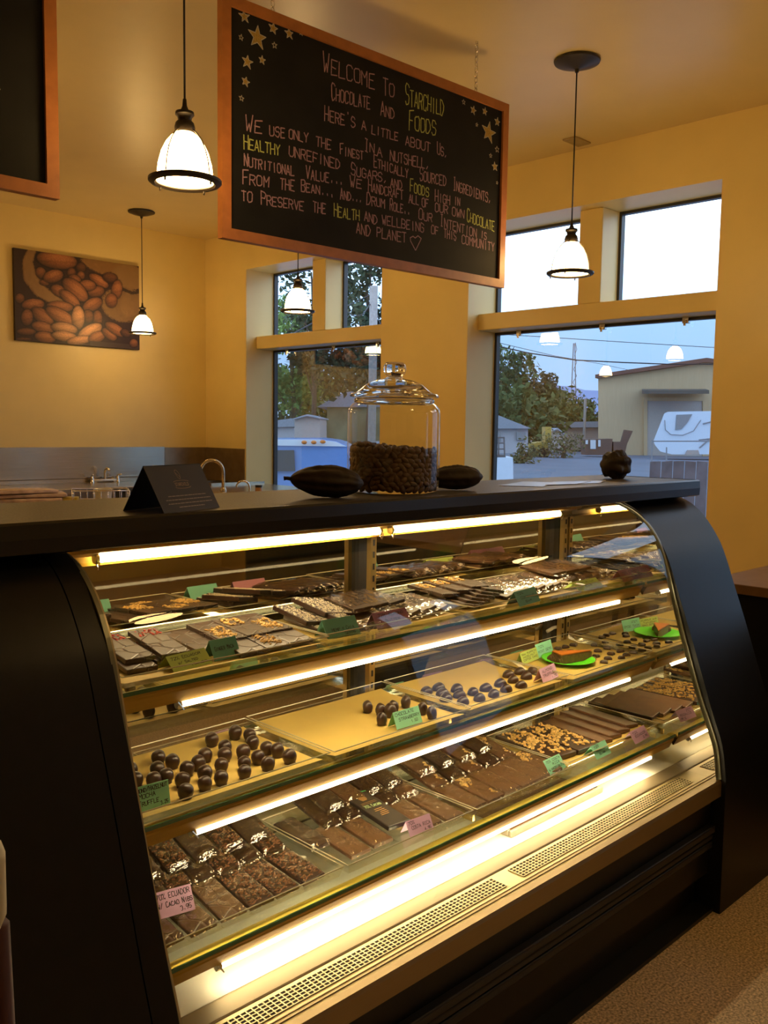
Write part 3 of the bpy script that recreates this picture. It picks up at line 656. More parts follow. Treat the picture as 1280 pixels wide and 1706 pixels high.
# counter top lying over the case
ct = thing('counter_top', 'dark speckled laminate counter top with black front edge over the case', 'counter', (1.2, 1.63, 1.2325))
bm = BM(); box(bm, -.75, 2.955, 1.452, 1.83, 1.2325, 1.287); obj('laminate_slab', bm, COUNTER, ct, True)
bm = BM(); xprism(bm, [(1.452, 1.2325), (1.443, 1.236), (1.441, 1.26), (1.443, 1.284), (1.447, 1.2882), (1.4515, 1.2882), (1.4519, 1.2325)], -.75, 2.958); box(bm, 2.9552, 2.958, 1.452, 1.83, 1.2325, 1.2885); obj('edge_band', bm, mat('black_edge_band', (.013, .013, .014), rough=.27, vary=.1), ct, True)

# ================================================================== pendant lamps
def make_pendant(label, loc):
    t = thing('pendant_lamp', label, 'lamp', loc, group='pendant lamps')      # origin: the ceiling point
    zb = 2.262 - CZ                                                          # ring height below the ceiling
    bm = BM(); lathe(bm, [(0, 0), (.108, 0), (.117, -.006), (.114, -.014), (.07, -.030), (.030, -.040), (.012, -.046), (.009, -.062), (0, -.062)], 40); obj('canopy', bm, DARKBRONZE, t, smooth=True, auto=40)
    bm = BM(); tube(bm, [(0, 0, -.05), (0, 0, zb + .24)], .0036, 8); obj('cord', bm, BLACKPLASTIC, t, smooth=True)
    bm = BM(); lathe(bm, [(0, .268), (.006, .262), (.008, .240), (.014, .226), (.030, .221), (.0315, .212), (.024, .204), (.022, .194), (.030, .186), (.034, .172), (.033, .158), (.030, .152), (0, .152)], 32, (0, 0, zb)); obj('lamp_holder', bm, DARKBRONZE, t, smooth=True, auto=40)
    bm = BM(); lathe(bm, [(.031, .153), (.044, .143), (.062, .122), (.077, .092), (.088, .052), (.0925, .014), (.0935, -.002), (.089, -.003), (.088, .012), (.083, .052), (.072, .090), (.058, .118), (.040, .139), (.028, .149)], 40, (0, 0, zb)); obj('lamp_shade', bm, SHADE, t, smooth=True)
    bm = BM(); lathe(bm, [(0, -.002), (.02, -.004), (.0885, .002), (.0885, .006), (0, .006)], 40, (0, 0, zb)); obj('diffuser', bm, SHADE, t, smooth=True)
    bm = BM(); lathe(bm, [(.094, -.006), (.100, -.012), (.114, -.011), (.121, -.005), (.121, .003), (.112, .007), (.099, .005), (.094, -.001), (.094, -.006)], 48, (0, 0, zb)); rg = obj('cage_ring', bm, DARKBRONZE, t, smooth=True, auto=40)
    for k in range(4):
        a = radians(20 + 90 * k)
        bm = BM(); tube(bm, [(r * cos(a), r * sin(a), zb + z) for r, z in ((.030, .165), (.050, .146), (.068, .123), (.083, .092), (.0945, .052), (.0995, .012), (.100, -.004))], .0022, 6); obj('cage_rib', bm, DARKBRONZE, t, smooth=True)
        bm = BM(); lathe(bm, [(0, -.024), (.003, -.022), (.0035, -.012), (.0035, -.006)], 8, (.104 * cos(a), .104 * sin(a), zb)); obj('finial', bm, DARKBRONZE, rg, smooth=True)
    return t
pend = make_pendant('pendant lamp nearest the viewer hanging between the two chalkboards', (1.708, 2.690, CZ))
for lab, x, y in (('pendant lamp hanging before the right window, right of the welcome chalkboard', 4.036, 2.728), ('pendant lamp hanging before the left window just under the chalkboard edge', 4.125, 5.055),
                  ('small far pendant lamp hanging beside the cacao bean picture', 4.222, 7.354), ('unlabelled row pendant lamp over the kitchen seen mirrored at right of the large window', 1.71, 5.05),
                  ('kitchen pendant lamp mirrored thin at left of the large window', 1.71, 7.36), ('far kitchen pendant lamp mirrored lowest in the large window', -.60, 7.36)):
    dup(pend, (x, y, CZ), label=lab.replace('unlabelled row ', ''))
for lab, x, y in (('pendant lamp over the side counter right of the display case', 4.0, .37), ('pendant lamp over the customer side of the display case', 1.7, .37)):
    dup(pend, (x, y, CZ), label=lab)

# ================================================================== chalkboards
BX, BY, BZ = 3.516, 2.950, 2.171
def board_frame(t, u0, u1, h, w=.041):
    bm = BM()
    for q in ([(u0, 0, 0), (u1, 0, 0), (u1 - w, 0, w), (u0 + w, 0, w)], [(u0, 0, h), (u0 + w, 0, h - w), (u1 - w, 0, h - w), (u1, 0, h)],
              [(u0, 0, 0), (u0 + w, 0, w), (u0 + w, 0, h - w), (u0, 0, h)], [(u1, 0, 0), (u1, 0, h), (u1 - w, 0, h - w), (u1 - w, 0, w)]):
        prism(bm, [(x, -.012, z) for x, y, z in q], (0, .034, 0))
    obj('frame', bm, WOOD, t)
    bm = BM(); box(bm, u0 + w - .004, u1 - w + .004, .0, .016, w - .004, h - w + .004); obj('slate_panel', bm, SLATE, t)
ang = math.atan2(-.032, .9995)
b1 = thing('chalkboard', 'large wood framed chalkboard with welcome message and chalk stars hanging over the counter', 'chalkboard', (BX, BY, BZ), (0, 0, ang))
BU0, BU1, BH = -1.4555, .235, .907
board_frame(b1, BU0, BU1, BH)
OB, UB, VB = Vector((0, -.0008, 0)), Vector((1, 0, 0)), Vector((0, 0, 1))
TEXTS = [('p', 'Welcome', -0.956, 0.751, -0.658, 0.754, 0.081), ('p', 'To', -0.617, 0.745, -0.541, 0.749, 0.073), ('y', 'Starchild', -0.478, 0.736, -0.222, 0.744, 0.093), ('p', 'Chocolate', -0.91, 0.65, -0.686, 0.663, 0.067), ('p', 'And', -0.629, 0.653, -0.54, 0.654, 0.06), ('y', 'Foods', -0.452, 0.633, -0.269, 0.646, 0.084), ('p', "Here's", -0.947, 0.557, -0.771, 0.565, 0.059), ('p', 'a', -0.739, 0.567, -0.706, 0.569, 0.051), ('p', 'little', -0.68, 0.563, -0.515, 0.566, 0.047), ('p', 'about', -0.474, 0.56, -0.306, 0.562, 0.055), ('p', 'Us,', -0.267, 0.563, -0.191, 0.559, 0.055), ('p', 'In', -0.723, 0.481, -0.656, 0.482, 0.053), ('p', 'a', -0.647, 0.476, -0.608, 0.477, 0.052), ('p', 'nutshell,', -0.567, 0.471, -0.312, 0.483, 0.059), ('p', 'We', -1.342, 0.427, -1.254, 0.434, 0.062), ('p', 'use', -1.227, 0.433, -1.146, 0.44, 0.051), ('p', 'only', -1.131, 0.442, -1.027, 0.447, 0.052), ('p', 'the', -0.99, 0.442, -0.904, 0.445, 0.055), ('p', 'Finest', -0.86, 0.437, -0.723, 0.441, 0.046), ('p', 'Ethically', -0.665, 0.423, -0.448, 0.418, 0.052), ('p', 'Sourced', -0.378, 0.421, -0.196, 0.429, 0.059), ('p', 'Ingredients,', -0.152, 0.42, 0.131, 0.406, 0.061), ('y', 'Healthy', -1.349, 0.356, -1.171, 0.367, 0.055), ('p', 'unrefined', -1.13, 0.375, -0.854, 0.374, 0.054), ('p', 'Sugars,', -0.797, 0.365, -0.577, 0.371, 0.051), ('p', 'and', -0.564, 0.357, -0.487, 0.358, 0.051), ('y', 'Foods', -0.44, 0.361, -0.311, 0.357, 0.056), ('p', 'High', -0.274, 0.345, -0.167, 0.347, 0.053), ('p', 'in', -0.141, 0.353, -0.097, 0.354, 0.049), ('p', 'Nutritional', -1.349, 0.291, -1.098, 0.301, 0.048), ('p', 'Value...', -1.042, 0.302, -0.836, 0.313, 0.051), ('p', 'We', -0.804, 0.316, -0.726, 0.318, 0.047), ('p', 'Handcraft', -0.696, 0.314, -0.478, 0.317, 0.052), ('p', 'all', -0.447, 0.309, -0.377, 0.309, 0.052), ('p', 'of', -0.361, 0.307, -0.314, 0.306, 0.052), ('p', 'our', -0.273, 0.299, -0.178, 0.301, 0.053), ('p', 'own', -0.154, 0.301, -0.062, 0.3, 0.052), ('y', 'Chocolate', -0.048, 0.291, 0.162, 0.273, 0.062), ('p', 'From', -1.355, 0.223, -1.222, 0.232, 0.052), ('p', 'the', -1.174, 0.237, -1.097, 0.24, 0.056), ('p', 'Bean...', -1.067, 0.247, -0.886, 0.254, 0.047), ('p', 'And...', -0.857, 0.253, -0.729, 0.259, 0.046), ('p', 'Drum', -0.704, 0.256, -0.59, 0.259, 0.052), ('p', 'Role..', -0.565, 0.257, -0.434, 0.256, 0.049), ('p', 'Our', -0.38, 0.245, -0.284, 0.247, 0.05), ('p', 'Intention', -0.237, 0.237, 0.031, 0.223, 0.056), ('p', 'is', 0.057, 0.226, 0.105, 0.222, 0.046), ('p', 'to', -1.361, 0.157, -1.303, 0.159, 0.052), ('p', 'Preserve', -1.267, 0.16, -1.048, 0.17, 0.049), ('p', 'the', -1.004, 0.175, -0.93, 0.177, 0.056), ('y', 'Health', -0.891, 0.174, -0.741, 0.181, 0.057), ('p', 'and', -0.717, 0.186, -0.636, 0.178, 0.052), ('p', 'wellbeing', -0.611, 0.186, -0.339, 0.191, 0.055), ('p', 'of', -0.296, 0.194, -0.241, 0.192, 0.051), ('p', 'this', -0.209, 0.188, -0.118, 0.187, 0.054), ('p', 'community', -0.081, 0.179, 0.167, 0.175, 0.055), ('p', 'and', -0.764, 0.125, -0.675, 0.122, 0.058), ('p', 'planet', -0.642, 0.126, -0.453, 0.128, 0.057), ('p', '*', -0.43, 0.098, -0.343, 0.105, 0.066)]
bmp = BM()
random.seed(3)
for c, s, u0, v0, u1, v1, h in TEXTS:
    if c == 'y': bmy = BM()
    strokes(bmy if c == 'y' else bmp, s, (u0, v0), (u1, v1), h, .0024, OB, UB, VB, jit=.05)
    if c == 'y': obj('chalk_word', bmy, CHALKYEL, b1)['label'] = 'yellow chalk word'
obj('chalk_lettering', bmp, CHALKPINK, b1)['label'] = 'dusty pink chalk writing'
STARS = [(-1.348, 0.85, 0.0243), (-1.287, 0.791, 0.0426), (-1.212, 0.847, 0.023), (-1.133, 0.85, 0.0214), (-1.072, 0.871, 0.0118), (-1.363, 0.768, 0.0112), (-1.205, 0.785, 0.0125), (-1.334, 0.686, 0.0255), (-1.265, 0.712, 0.0162), (-1.342, 0.61, 0.0189), (-1.361, 0.543, 0.0114), (-0.091, 0.841, 0.0128), (-0.021, 0.82, 0.02), (0.064, 0.835, 0.0178), (0.16, 0.807, 0.0205), (0.007, 0.758, 0.0095), (0.096, 0.742, 0.0504), (0.163, 0.675, 0.0158), (0.116, 0.635, 0.0109), (0.149, 0.589, 0.0219), (0.17, 0.514, 0.0086)]
for u, v, r in STARS:
    bm = BM(); a0 = random.uniform(-.2, .2); pts = []
    for k in range(10):
        a = pi / 2 + a0 + k * pi / 5; rr = r * (1 if k % 2 == 0 else .42) * random.uniform(.9, 1.1); pts.append(Vector((u + rr * cos(a), v + rr * sin(a))))
    if r > .016:
        f = bm.faces.new([bm.verts.new(OB + Vector((0, .0003, 0)) + UB * p.x + VB * p.y) for p in pts]); f.material_index = 1
    for k in range(10): seg_quad(bm, pts[k], pts[(k + 1) % 10], .0018 if r > .016 else .0016, OB, UB, VB)
    obj('chalk_star', bm, [CHALKWHITE, CHALKSTAR], b1)
b2 = thing('chalkboard', 'wood framed chalkboard cut off by the left edge of the photo', 'chalkboard', (1.362, 2.896, 2.17))
board_frame(b2, -1.69, 0, .907)
bm = BM(); strokes(bm, '1', (-.160, .826), (-.145, .826), .040, .0016, OB, UB, VB); strokes(bm, '75', (-.140, .842), (-.105, .842), .024, .0014, OB, UB, VB); seg_quad(bm, Vector((-.130, .830)), Vector((-.095, .834)), .0014, OB, UB, VB)
seg_quad(bm, Vector((-.20, .846)), Vector((-.178, .842)), .0016, OB, UB, VB)
for v in (.575, .43, .29): seg_quad(bm, Vector((-.21, v)), Vector((-.18, v + .008)), .0016, OB, UB, VB)
seg_quad(bm, Vector((-.18, .575)), Vector((-.195, .60)), .0016, OB, UB, VB)
obj('chalk_lettering', bm, CHALKWHITE, b2)
def chain(label, u):
    t = thing('hanging_chain', label, 'chain', (BX + u * cos(ang), BY + u * sin(ang) + .005, BZ + BH))
    L = CZ - BZ - BH; n = int(L / .0225); p = L / n
    for k in range(n):
        bm = BM(); pts = []
        for j in range(12):
            a = 2 * pi * j / 12; x = .0085 * cos(a); z = (.0155 if k else .012) * sin(a); pts.append((x, 0, z) if k % 2 else (0, x, z))
        tube(bm, [(q[0], q[1], q[2] + p * (k + .5)) for q in pts], .0022, 6, closed=True); obj('chain_link', bm, CHROME, t, smooth=True)
    bm = BM(); tube(bm, [(0, 0, L - .012), (.008, 0, L - .006), (.006, 0, L)], .0025, 6); obj('ceiling_hook', bm, CHROME, t)
    bm = BM(); tube(bm, [(-.009, 0, 0), (-.009, 0, .014), (0, 0, .022), (.009, 0, .014), (.009, 0, 0)], .002, 6); obj('eye_screw', bm, CHROME, t)
chain('short steel chain holding the right end of the welcome chalkboard', 0.0)
chain('steel chain at top left of the welcome chalkboard near the photo edge', -1.21)

# ================================================================== canvas picture of cacao beans
def canvas_picture():
    import numpy as np
    NX, NY = 250, 165
    uu, vv = np.meshgrid(np.linspace(0, 1, NX), np.linspace(0, 1, NY))          # v down
    X = 64 + uu * 634; Y = 40 + uu * 95 + vv * (465 - uu * 45)
    rng = np.random.default_rng(4); img = np.zeros((NY, NX, 3)); img[:] = (.030, .012, .007)
    nse = rng.random((NY, NX))
    def weave(mask, col):
        w = .62 + .38 * np.sin((X * .8 + Y * .25) * .9) * np.sin((Y * .9 - X * .2) * .9); w = w * (.85 + .75 * nse)
        img[mask] = (np.array(col)[None] * w[mask][:, None])
    def ell(cx, cy_, rx, ry, an):
        a = radians(an); dx, dy = X - cx, Y - cy_
        return ((dx * cos(a) + dy * sin(a)) / rx) ** 2 + ((-dx * sin(a) + dy * cos(a)) / ry) ** 2 + .25 * (nse - .5)
    dist = np.full(X.shape, 1e9); pl_ = [(150, 50, 22), (128, 110, 26), (138, 190, 34), (185, 255, 34), (250, 300, 26), (315, 332, 12)]
    for (ax, ay, aw), (bx, by, bw) in zip(pl_, pl_[1:]):
        t = np.clip(((X - ax) * (bx - ax) + (Y - ay) * (by - ay)) / ((bx - ax) ** 2 + (by - ay) ** 2), 0, 1)
        dist = np.minimum(dist, np.hypot(X - ax - t * (bx - ax), Y - ay - t * (by - ay)) / (aw + t * (bw - aw)))
    weave(dist + .2 * nse < 1.05, (.26, .135, .045)); weave((dist < .75), (.34, .19, .07))
    weave(ell(560, 140, 175, 48, 14) < 1, (.30, .15, .045)); weave(ell(640, 190, 95, 62, 12) < 1, (.34, .19, .065))
    weave(ell(610, 325, 118, 88, 8) < 1, (.25, .14, .05)); weave(ell(655, 320, 60, 70, 30) < 1, (.30, .17, .06))
    dk = np.abs(Y - (258 + (X - 640) * .12 + 6 * np.sin(X * .05))) < 8; dk &= X > 590; img[dk] *= .2
    beans = [(270,100,100,45,8,1.1),(190,165,25,30,-20,.7),(340,165,22,26,0,.5),(388,140,26,26,10,.35),(388,178,20,22,0,.7),(355,200,34,26,20,.7),(205,215,24,16,10,.6),(250,182,50,32,-15,1),(480,205,58,25,32,1.1),(540,190,40,26,10,.45),(575,250,30,48,10,1),(465,260,45,28,-10,.7),(420,228,44,28,5,.9),(545,305,32,36,0,.8),
      (275,255,42,28,30,.9),(358,250,78,40,42,1.05),(330,295,62,28,40,1.05),(88,295,22,26,0,.6),(150,325,54,30,-5,1.1),(280,335,66,28,5,1),(445,325,54,32,-25,.9),(195,385,62,34,40,1),(120,390,28,42,5,.85),(470,395,26,42,0,.6),(420,385,30,34,0,.5),(285,385,84,34,30,1.25),(370,390,33,60,0,1.45),(115,462,46,18,0,.6),(195,440,56,28,15,1.1),(205,490,52,28,10,1.15),
      (300,445,66,30,10,1.35),(300,485,64,26,8,1.5),(430,462,70,34,-28,1.6),(375,505,64,22,-8,1.6),(465,490,46,28,-20,1.1),(532,475,46,24,35,.85),(565,450,62,26,30,.95),(665,522,24,22,0,.8),(620,470,30,20,20,.35),(100,500,40,8,0,.4)]
    for cx, cy_, rx, ry, an, br in beans:
        a = radians(an); dx, dy = X - cx, Y - cy_; p = (dx * cos(a) + dy * sin(a)) / rx; q = (-dx * sin(a) + dy * cos(a)) / ry
        r2 = p * p + q * q
        sh = r2 < 1.25; img[sh & (r2 >= 1)] *= .45
        m = r2 < 1; hgt = np.sqrt(np.clip(1 - r2, 0, 1))
        s = (.10 + 1.0 * hgt ** 1.2 * np.clip(.72 - .5 * q + .2 * p, 0, 1.3)) * (.72 + .45 * nse) * br
        vein = 1 - .18 * (np.sin(q * 7 + p * 1.5) > .75)
        base = np.array((.40, .15, .055)) if br < 1.3 else np.array((.50, .24, .11))
        img[m] = (base[None] * (s * vein)[m][:, None])
    tbl = Y > 505 + (X - 400) * .09; tbl &= X > 430; tbl &= (X - 665) ** 2 + (Y - 522) ** 2 > 600; img[tbl] = (.05, .028, .02)
    x0, x1, z0, z1, yf = 3.327, 4.527, 2.163, 2.951, RY1 - .036
    cv = thing('canvas_picture', 'canvas photo print of cacao beans spilling from a burlap sack on the far wall', 'picture', ((x0 + x1) / 2, RY1, z0))
    me = bpy.data.meshes.new('printed_canvas')
    vs = [(x0 + (x1 - x0) * i / (NX - 1) - cv.location.x, yf - RY1, (z1 - (z1 - z0) * j / (NY - 1)) - z0) for j in range(NY) for i in range(NX)]
    fs = [(j * NX + i, (j + 1) * NX + i, (j + 1) * NX + i + 1, j * NX + i + 1) for j in range(NY - 1) for i in range(NX - 1)]
    me.from_pydata(vs, [], fs)
    ca = me.color_attributes.new('print', 'FLOAT_COLOR', 'POINT')
    ca.data.foreach_set('color', np.concatenate([img.reshape(-1, 3), np.ones((NX * NY, 1))], 1).astype(np.float32).ravel())
    m = bpy.data.materials.new('printed_canvas_ink'); m.use_nodes = True; nt = m.node_tree; p = nt.nodes['Principled BSDF']; p.inputs['Roughness'].default_value = .5
    at_ = nt.nodes.new('ShaderNodeAttribute'); at_.attribute_name = 'print'; nt.links.new(at_.outputs['Color'], p.inputs['Base Color']); me.materials.append(m)
    o = bpy.data.objects.new('printed_canvas', me); COL.objects.link(o); o.parent = cv
    bm = BM(); box(bm, x0, x1, yf + .0006, RY1 - .0005, z0, z1); obj('stretcher', bm, mat('dark_canvas_edge', (.03, .016, .010), rough=.6), cv, True)
canvas_picture()
bm = BM(); box(bm, -.09, .09, -.05, .05, -.012, 0, bev=.004)
for k in range(5): box(bm, -.075, .075, -.036 + .016 * k, -.030 + .016 * k, -.0135, -.011)
v = obj('ceiling_vent', bm, mat('dull_beige_vent', (.40, .29, .13), rough=.6)); v.location = (5.13, 3.45, CZ); tag(v, 'small beige vent on the ceiling behind the right pendant cord', 'vent')

# ================================================================== on the counter
CT = 1.2872
jar = thing('glass_jar', 'large lidded glass jar half full of cacao beans on the counter', 'jar', (1.646, 1.629, CT))
bm = BM(); lathe(bm, [(0, .0005), (.100, .0005), (.112, .004), (.1175, .016), (.118, .03), (.118, .198), (.116, .210), (.108, .221), (.099, .227), (.0965, .236), (.0985, .243)], 64); obj('jar_body', bm, JARG, jar, smooth=True, auto=60)
bm = BM(); lathe(bm, [(.094, .2225), (.1015, .227), (.1025, .233), (.0985, .2375), (.0935, .2375), (.092, .230), (.094, .2225)], 64); obj('jar_neck', bm, JARLID, jar, smooth=True)
bm = BM(); lathe(bm, [(0, .246), (.090, .240), (.111, .2395), (.1135, .243), (.111, .2475), (.100, .250), (.088, .258), (.072, .272), (.050, .282), (.030, .286), (.021, .289), (.019, .294), (.024, .298), (.0275, .303), (.029, .312), (.0275, .321), (.022, .327), (0, .329)], 64); ld_ = obj('jar_lid', bm, JARLID, jar, smooth=True, auto=50)
bm = BM()
for k in range(40):
    a0 = 2 * pi * k / 40
rings = lathe(bm, [(0, .010), (.094, .010), (.0985, .016), (.0985, .098), (.085, .101), (0, .101)], 40, (1.646, 1.629, CT))
for vtx in bm.verts:
    d = Vector((vtx.co.x - 1.646, vtx.co.y - 1.629)); vtx.co.z += (.006 * (-d.x * .7 + d.y * .7) / .1) if vtx.co.z > CT + .05 else 0
st = obj('cacao_bean_fill', bm, BEAN, smooth=True); tag(st, 'mass of cacao beans deep inside the lidded glass jar', 'cacao beans', 'cacao beans in the glass jar'); st['kind'] = 'stuff'
bm = BM(); ico(bm, (0, 0, 0), 1, 2, (.0125, .0082, .0062))
for vtx in bm.verts: vtx.co.x *= 1 + .1 * (vtx.co.y > 0); vtx.co += Vector((random.uniform(-1, 1), random.uniform(-1, 1), random.uniform(-1, 1))) * .0005
bean0 = obj('cacao_bean', bm, BEAN, smooth=True); tag(bean0, 'brown roasted cacao bean among the others in the lidded jar', 'cacao bean', 'cacao beans in the glass jar')
random.seed(11); first = True
def put_bean(p, rot):
    global first
    o = bean0 if first else bean0.copy()
    if not first: COL.objects.link(o)
    first = False; o.location = p; o.rotation_euler = rot
camdir = math.atan2(-1.629, -1.646)
for r in range(9):
    for k in range(18):
        a = camdir + (k - 8.5 + (r % 2) * .5 + random.uniform(-.2, .2)) * .168; z = .014 + r * .0115 + random.uniform(-.002, .002); R = .1065 + random.uniform(-.0015, .0005)
        put_bean((1.646 + R * cos(a), 1.629 + R * sin(a), CT + z), (random.uniform(-.7, .7) + pi / 2, random.uniform(-1.2, 1.2), a + pi / 2))
n = 0
while n < 125:
    a = random.uniform(0, 2 * pi); R = .104 * sqrt(random.random()); x, y = R * cos(a), R * sin(a); n += 1
    put_bean((1.646 + x, 1.629 + y, CT + .108 + .008 * (-x * .7 + y * .7) / .1 + random.uniform(-.002, .007)), (random.uniform(-.6, .6), random.uniform(-.6, .6), random.uniform(0, 6.3)))

def pod(name, label, loc, yaw, L, W, ridges=10, amp=.05, wr=.02, pitch=0, stem=True, blunt=.0, seed=0):
    t = thing(name, label, 'cacao pod', loc, (0, pitch, yaw))
    bm = BM(); NU, NV = 40, 60; rows = []
    for i in range(NU + 1):
        s = i / NU; x = (s - .5) * L; r = W / 2 * (max(0, 1 - abs(2 * s - 1) ** (2.2 + blunt)) ** .62) * (1 - .16 * (1 - s) * (1 - blunt))
        if s > .93: r *= .8
        row = []
        for k in range(NV):
            a = 2 * pi * k / NV; nz = noise.noise(Vector((x * 60 + seed, cos(a) * 2.2, sin(a) * 2.2))) * wr * 2 + noise.noise(Vector((x * 180 + seed, cos(a) * 6, sin(a) * 6))) * wr
            rr = r * (1 + amp * cos(ridges * a) * (1 - abs(2 * s - 1) ** 3) + nz); row.append(bm.verts.new((x, rr * cos(a), rr * sin(a))))
        rows.append(row)
    for A_, B_ in zip(rows, rows[1:]):
        for k in range(NV): bm.faces.new((A_[k], A_[(k + 1) % NV], B_[(k + 1) % NV], B_[k]))
    bmesh.ops.remove_doubles(bm, verts=bm.verts, dist=.0002); bmesh.ops.recalc_face_normals(bm, faces=bm.faces)
    obj('pod_husk', bm, POD, t, smooth=True)
    if stem:
        bm = BM(); tube(bm, [(-L / 2 + .004, 0, 0), (-L / 2 - .006, 0, .001), (-L / 2 - .013, 0, 0)], [.005, .0042, .0052], 10); obj('pod_stem', bm, POD, t, smooth=True)
    return t
pod('cacao_pod', 'long dark cacao pod with stem lying left of the glass jar', (1.372, 1.572, CT + .0385), -pi / 4 + .08, .172, .079, 10, .045, .03, radians(3), seed=1)
pod('cacao_pod', 'dark pointed cacao pod lying behind the right side of the jar', (1.830, 1.580, CT + .034), -pi / 4 + .10, .155, .068, 8, .05, .03, radians(-2), seed=5)
pod('cacao_pod', 'small shrivelled round cacao pod at the right end of the counter', (2.762, 1.655, CT + .0475), -pi / 4 + .6, .108, .098, 7, .10, .05, 0, stem=False, blunt=.6, seed=9)
for k, (q, lab) in enumerate((([(2.083, 1.627, 1.2880), (2.152, 1.523, 1.2880), (2.360, 1.625, 1.2880), (2.308, 1.709, 1.2880)], 'white printed leaflet nearest the jar on the counter'),
                              ([(2.214, 1.560, 1.2890), (2.341, 1.532, 1.2890), (2.523, 1.599, 1.2890), (2.367, 1.637, 1.2890)], 'white leaflet in the middle of the counter leaflets'),
                              ([(2.375, 1.547, 1.2880), (2.463, 1.529, 1.2880), (2.601, 1.592, 1.2880), (2.537, 1.610, 1.2880)], 'small white leaflet nearest the shrivelled pod'))):
    bm = BM(); prism(bm, q, (0, 0, .0008)); tag(obj('leaflet', bm, WHITEPAPER), lab, 'leaflet')
# black folded sign
ts = thing('tent_sign', 'black folded tent sign with gold print standing on the counter', 'sign', (.938, 1.527, CT), (0, 0, .32))
bm = BM(); wd, dp, hh, th = .165, .050, .086, .0012
for s in (-1, 1): prism(bm, [(-wd / 2, s * dp, 0), (wd / 2, s * dp, 0), (wd / 2, 0, hh), (-wd / 2, 0, hh)], (0, -s * th, 0))
obj('folded_card', bm, BLACKCARD, ts)
fv = Vector((0, dp, hh)).normalized(); fo = Vector((0, -dp, 0)) + Vector((0, -hh, dp)).normalized() * .0004; FU = Vector((1, 0, 0))
bm = BM(); strokes(bm, 'STARCHILD', (-.018, .0535), (.022, .0535), .0065, .00045, fo, FU, fv, jit=.01)
for sgn in (1, -1):
    pts = [Vector((.002 + .022 * cos(pi * k / 10), .0565 + sgn * (.0055 + .003 * sin(pi * k / 10)))) for k in range(11)]
    for a, b in zip(pts, pts[1:]): seg_quad(bm, a, b, .0004, fo, FU, fv)
pts = [Vector((.001 + .006 * cos(2 * pi * k / 14) * (1 if k < 7 else .8), .078 + .0095 * sin(2 * pi * k / 14) - .4 * .006 * cos(2 * pi * k / 14))) for k in range(15)]
for a, b in zip(pts, pts[1:]): seg_quad(bm, a, b, .0004, fo, FU, fv)
seg_quad(bm, Vector((-.004, .082)), Vector((.006, .071)), .0004, fo, FU, fv)
obj('gold_print', bm, GOLDINK, ts)
bm = BM(); random.seed(5)
for r, (a, b) in enumerate(((-.052, .058), (-.062, .068), (-.060, .068), (-.034, .040))):
    x = a
    while x < b:
        w = random.uniform(.004, .011); seg_quad(bm, Vector((x, .033 - r * .0078)), Vector((min(x + w, b), .033 - r * .0078)), .0009, fo, FU, fv); x += w + .0022
obj('small_print', bm, PALEINK, ts)

# ================================================================== kitchen along the far walls
kc = thing('sink_counter', 'stainless sink counter along the far wall under the bean picture', 'counter', (3.4, 7.6, 0))
bm = BM(); box(bm, 1.2, 4.62, 7.22, 7.93, .86, .90, bev=.004); box(bm, 4.05, 5.28, 5.75, 6.95, .86, .90); box(bm, 4.62, 5.28, 7.62, 7.93, .86, .90); box(bm, 4.62, 4.70, 6.95, 7.62, .86, .90); box(bm, 5.20, 5.28, 6.95, 7.62, .86, .90); obj('worktop', bm, STEEL, kc, True)
bm = BM(); box(bm, 1.2, 4.7, 7.27, 7.90, .0, .86); box(bm, 4.7, 5.27, 6.03, 7.90, 0, .60); box(bm, 4.08, 5.25, 5.78, 6.90, 0, .86); obj('cabinet_body', bm, STEEL, kc, True)
bm = BM(); box(bm, 4.70, 5.20, 6.95, 7.62, .62, .64)
for q in ((4.70, 4.71, 6.95, 7.62), (5.19, 5.20, 6.95, 7.62), (4.71, 5.19, 6.95, 6.96), (4.71, 5.19, 7.61, 7.62)): box(bm, *q, .64, .90)
obj('sink_basin', bm, STEEL, kc, True)
bm = BM(); box(bm, 4.66, 5.26, 6.93, 6.95, .90, .925); box(bm, 4.66, 4.68, 6.95, 7.7, .90, .925); obj('basin_rim', bm, STEEL, kc, True)
bm = BM(); xprism(bm, [(7.945, .90), (7.945, .935), (7.93, .943), (7.93, .952), (7.979, .952), (7.979, .90)], 1.2, 4.808); obj('backsplash_ledge', bm, STEEL, kc, True)
bs = thing('wall_sheet', 'wide stainless sheet on the far wall behind the chrome tap', 'backsplash', (3.4, 7.975, .95))
bm = BM(); box(bm, 1.2, 4.808, 7.972, 7.9795, .952, 1.228); obj('steel_sheet', bm, STEEL, bs, True)
bs = thing('wall_sheet', 'corner stainless sheet under the yellow corner beside the left window', 'backsplash', (5.2, 7.9, .9))
bm = BM(); box(bm, 4.812, 5.292, 7.972, 7.9795, .90, 1.222); box(bm, 5.291, 5.2985, 7.30, 7.972, .90, 1.222); obj('steel_sheet', bm, mat('dull_stainless_steel', (.34, .27, .19), rough=.36, metal=1, vary=.12), bs, True)
tp = thing('wall_tap', 'chrome two handle tap mounted on the far steel backsplash', 'tap', (4.12, 7.94, .92))
bm = BM(); tube(bm, [(-.13, -.05, 0), (.13, -.05, 0)], .014, 10)
for s in (-1, 1): tube(bm, [(s * .10, 0, 0), (s * .10, -.06, 0)], .022, 12); lathe(bm, [(0, .04), (.016, .04), (.02, .0), (.024, -.02), (0, -.02)], 12, (s * .13, -.05, 0))
obj('tap_body', bm, CHROME, tp, smooth=True, auto=40)
bm = BM(); tube(bm, [(0, -.05, 0), (0, -.05, .06), (0, -.06, .10), (0, -.10, .115), (0, -.14, .10)], .011, 10); obj('spout', bm, CHROME, tp, smooth=True)
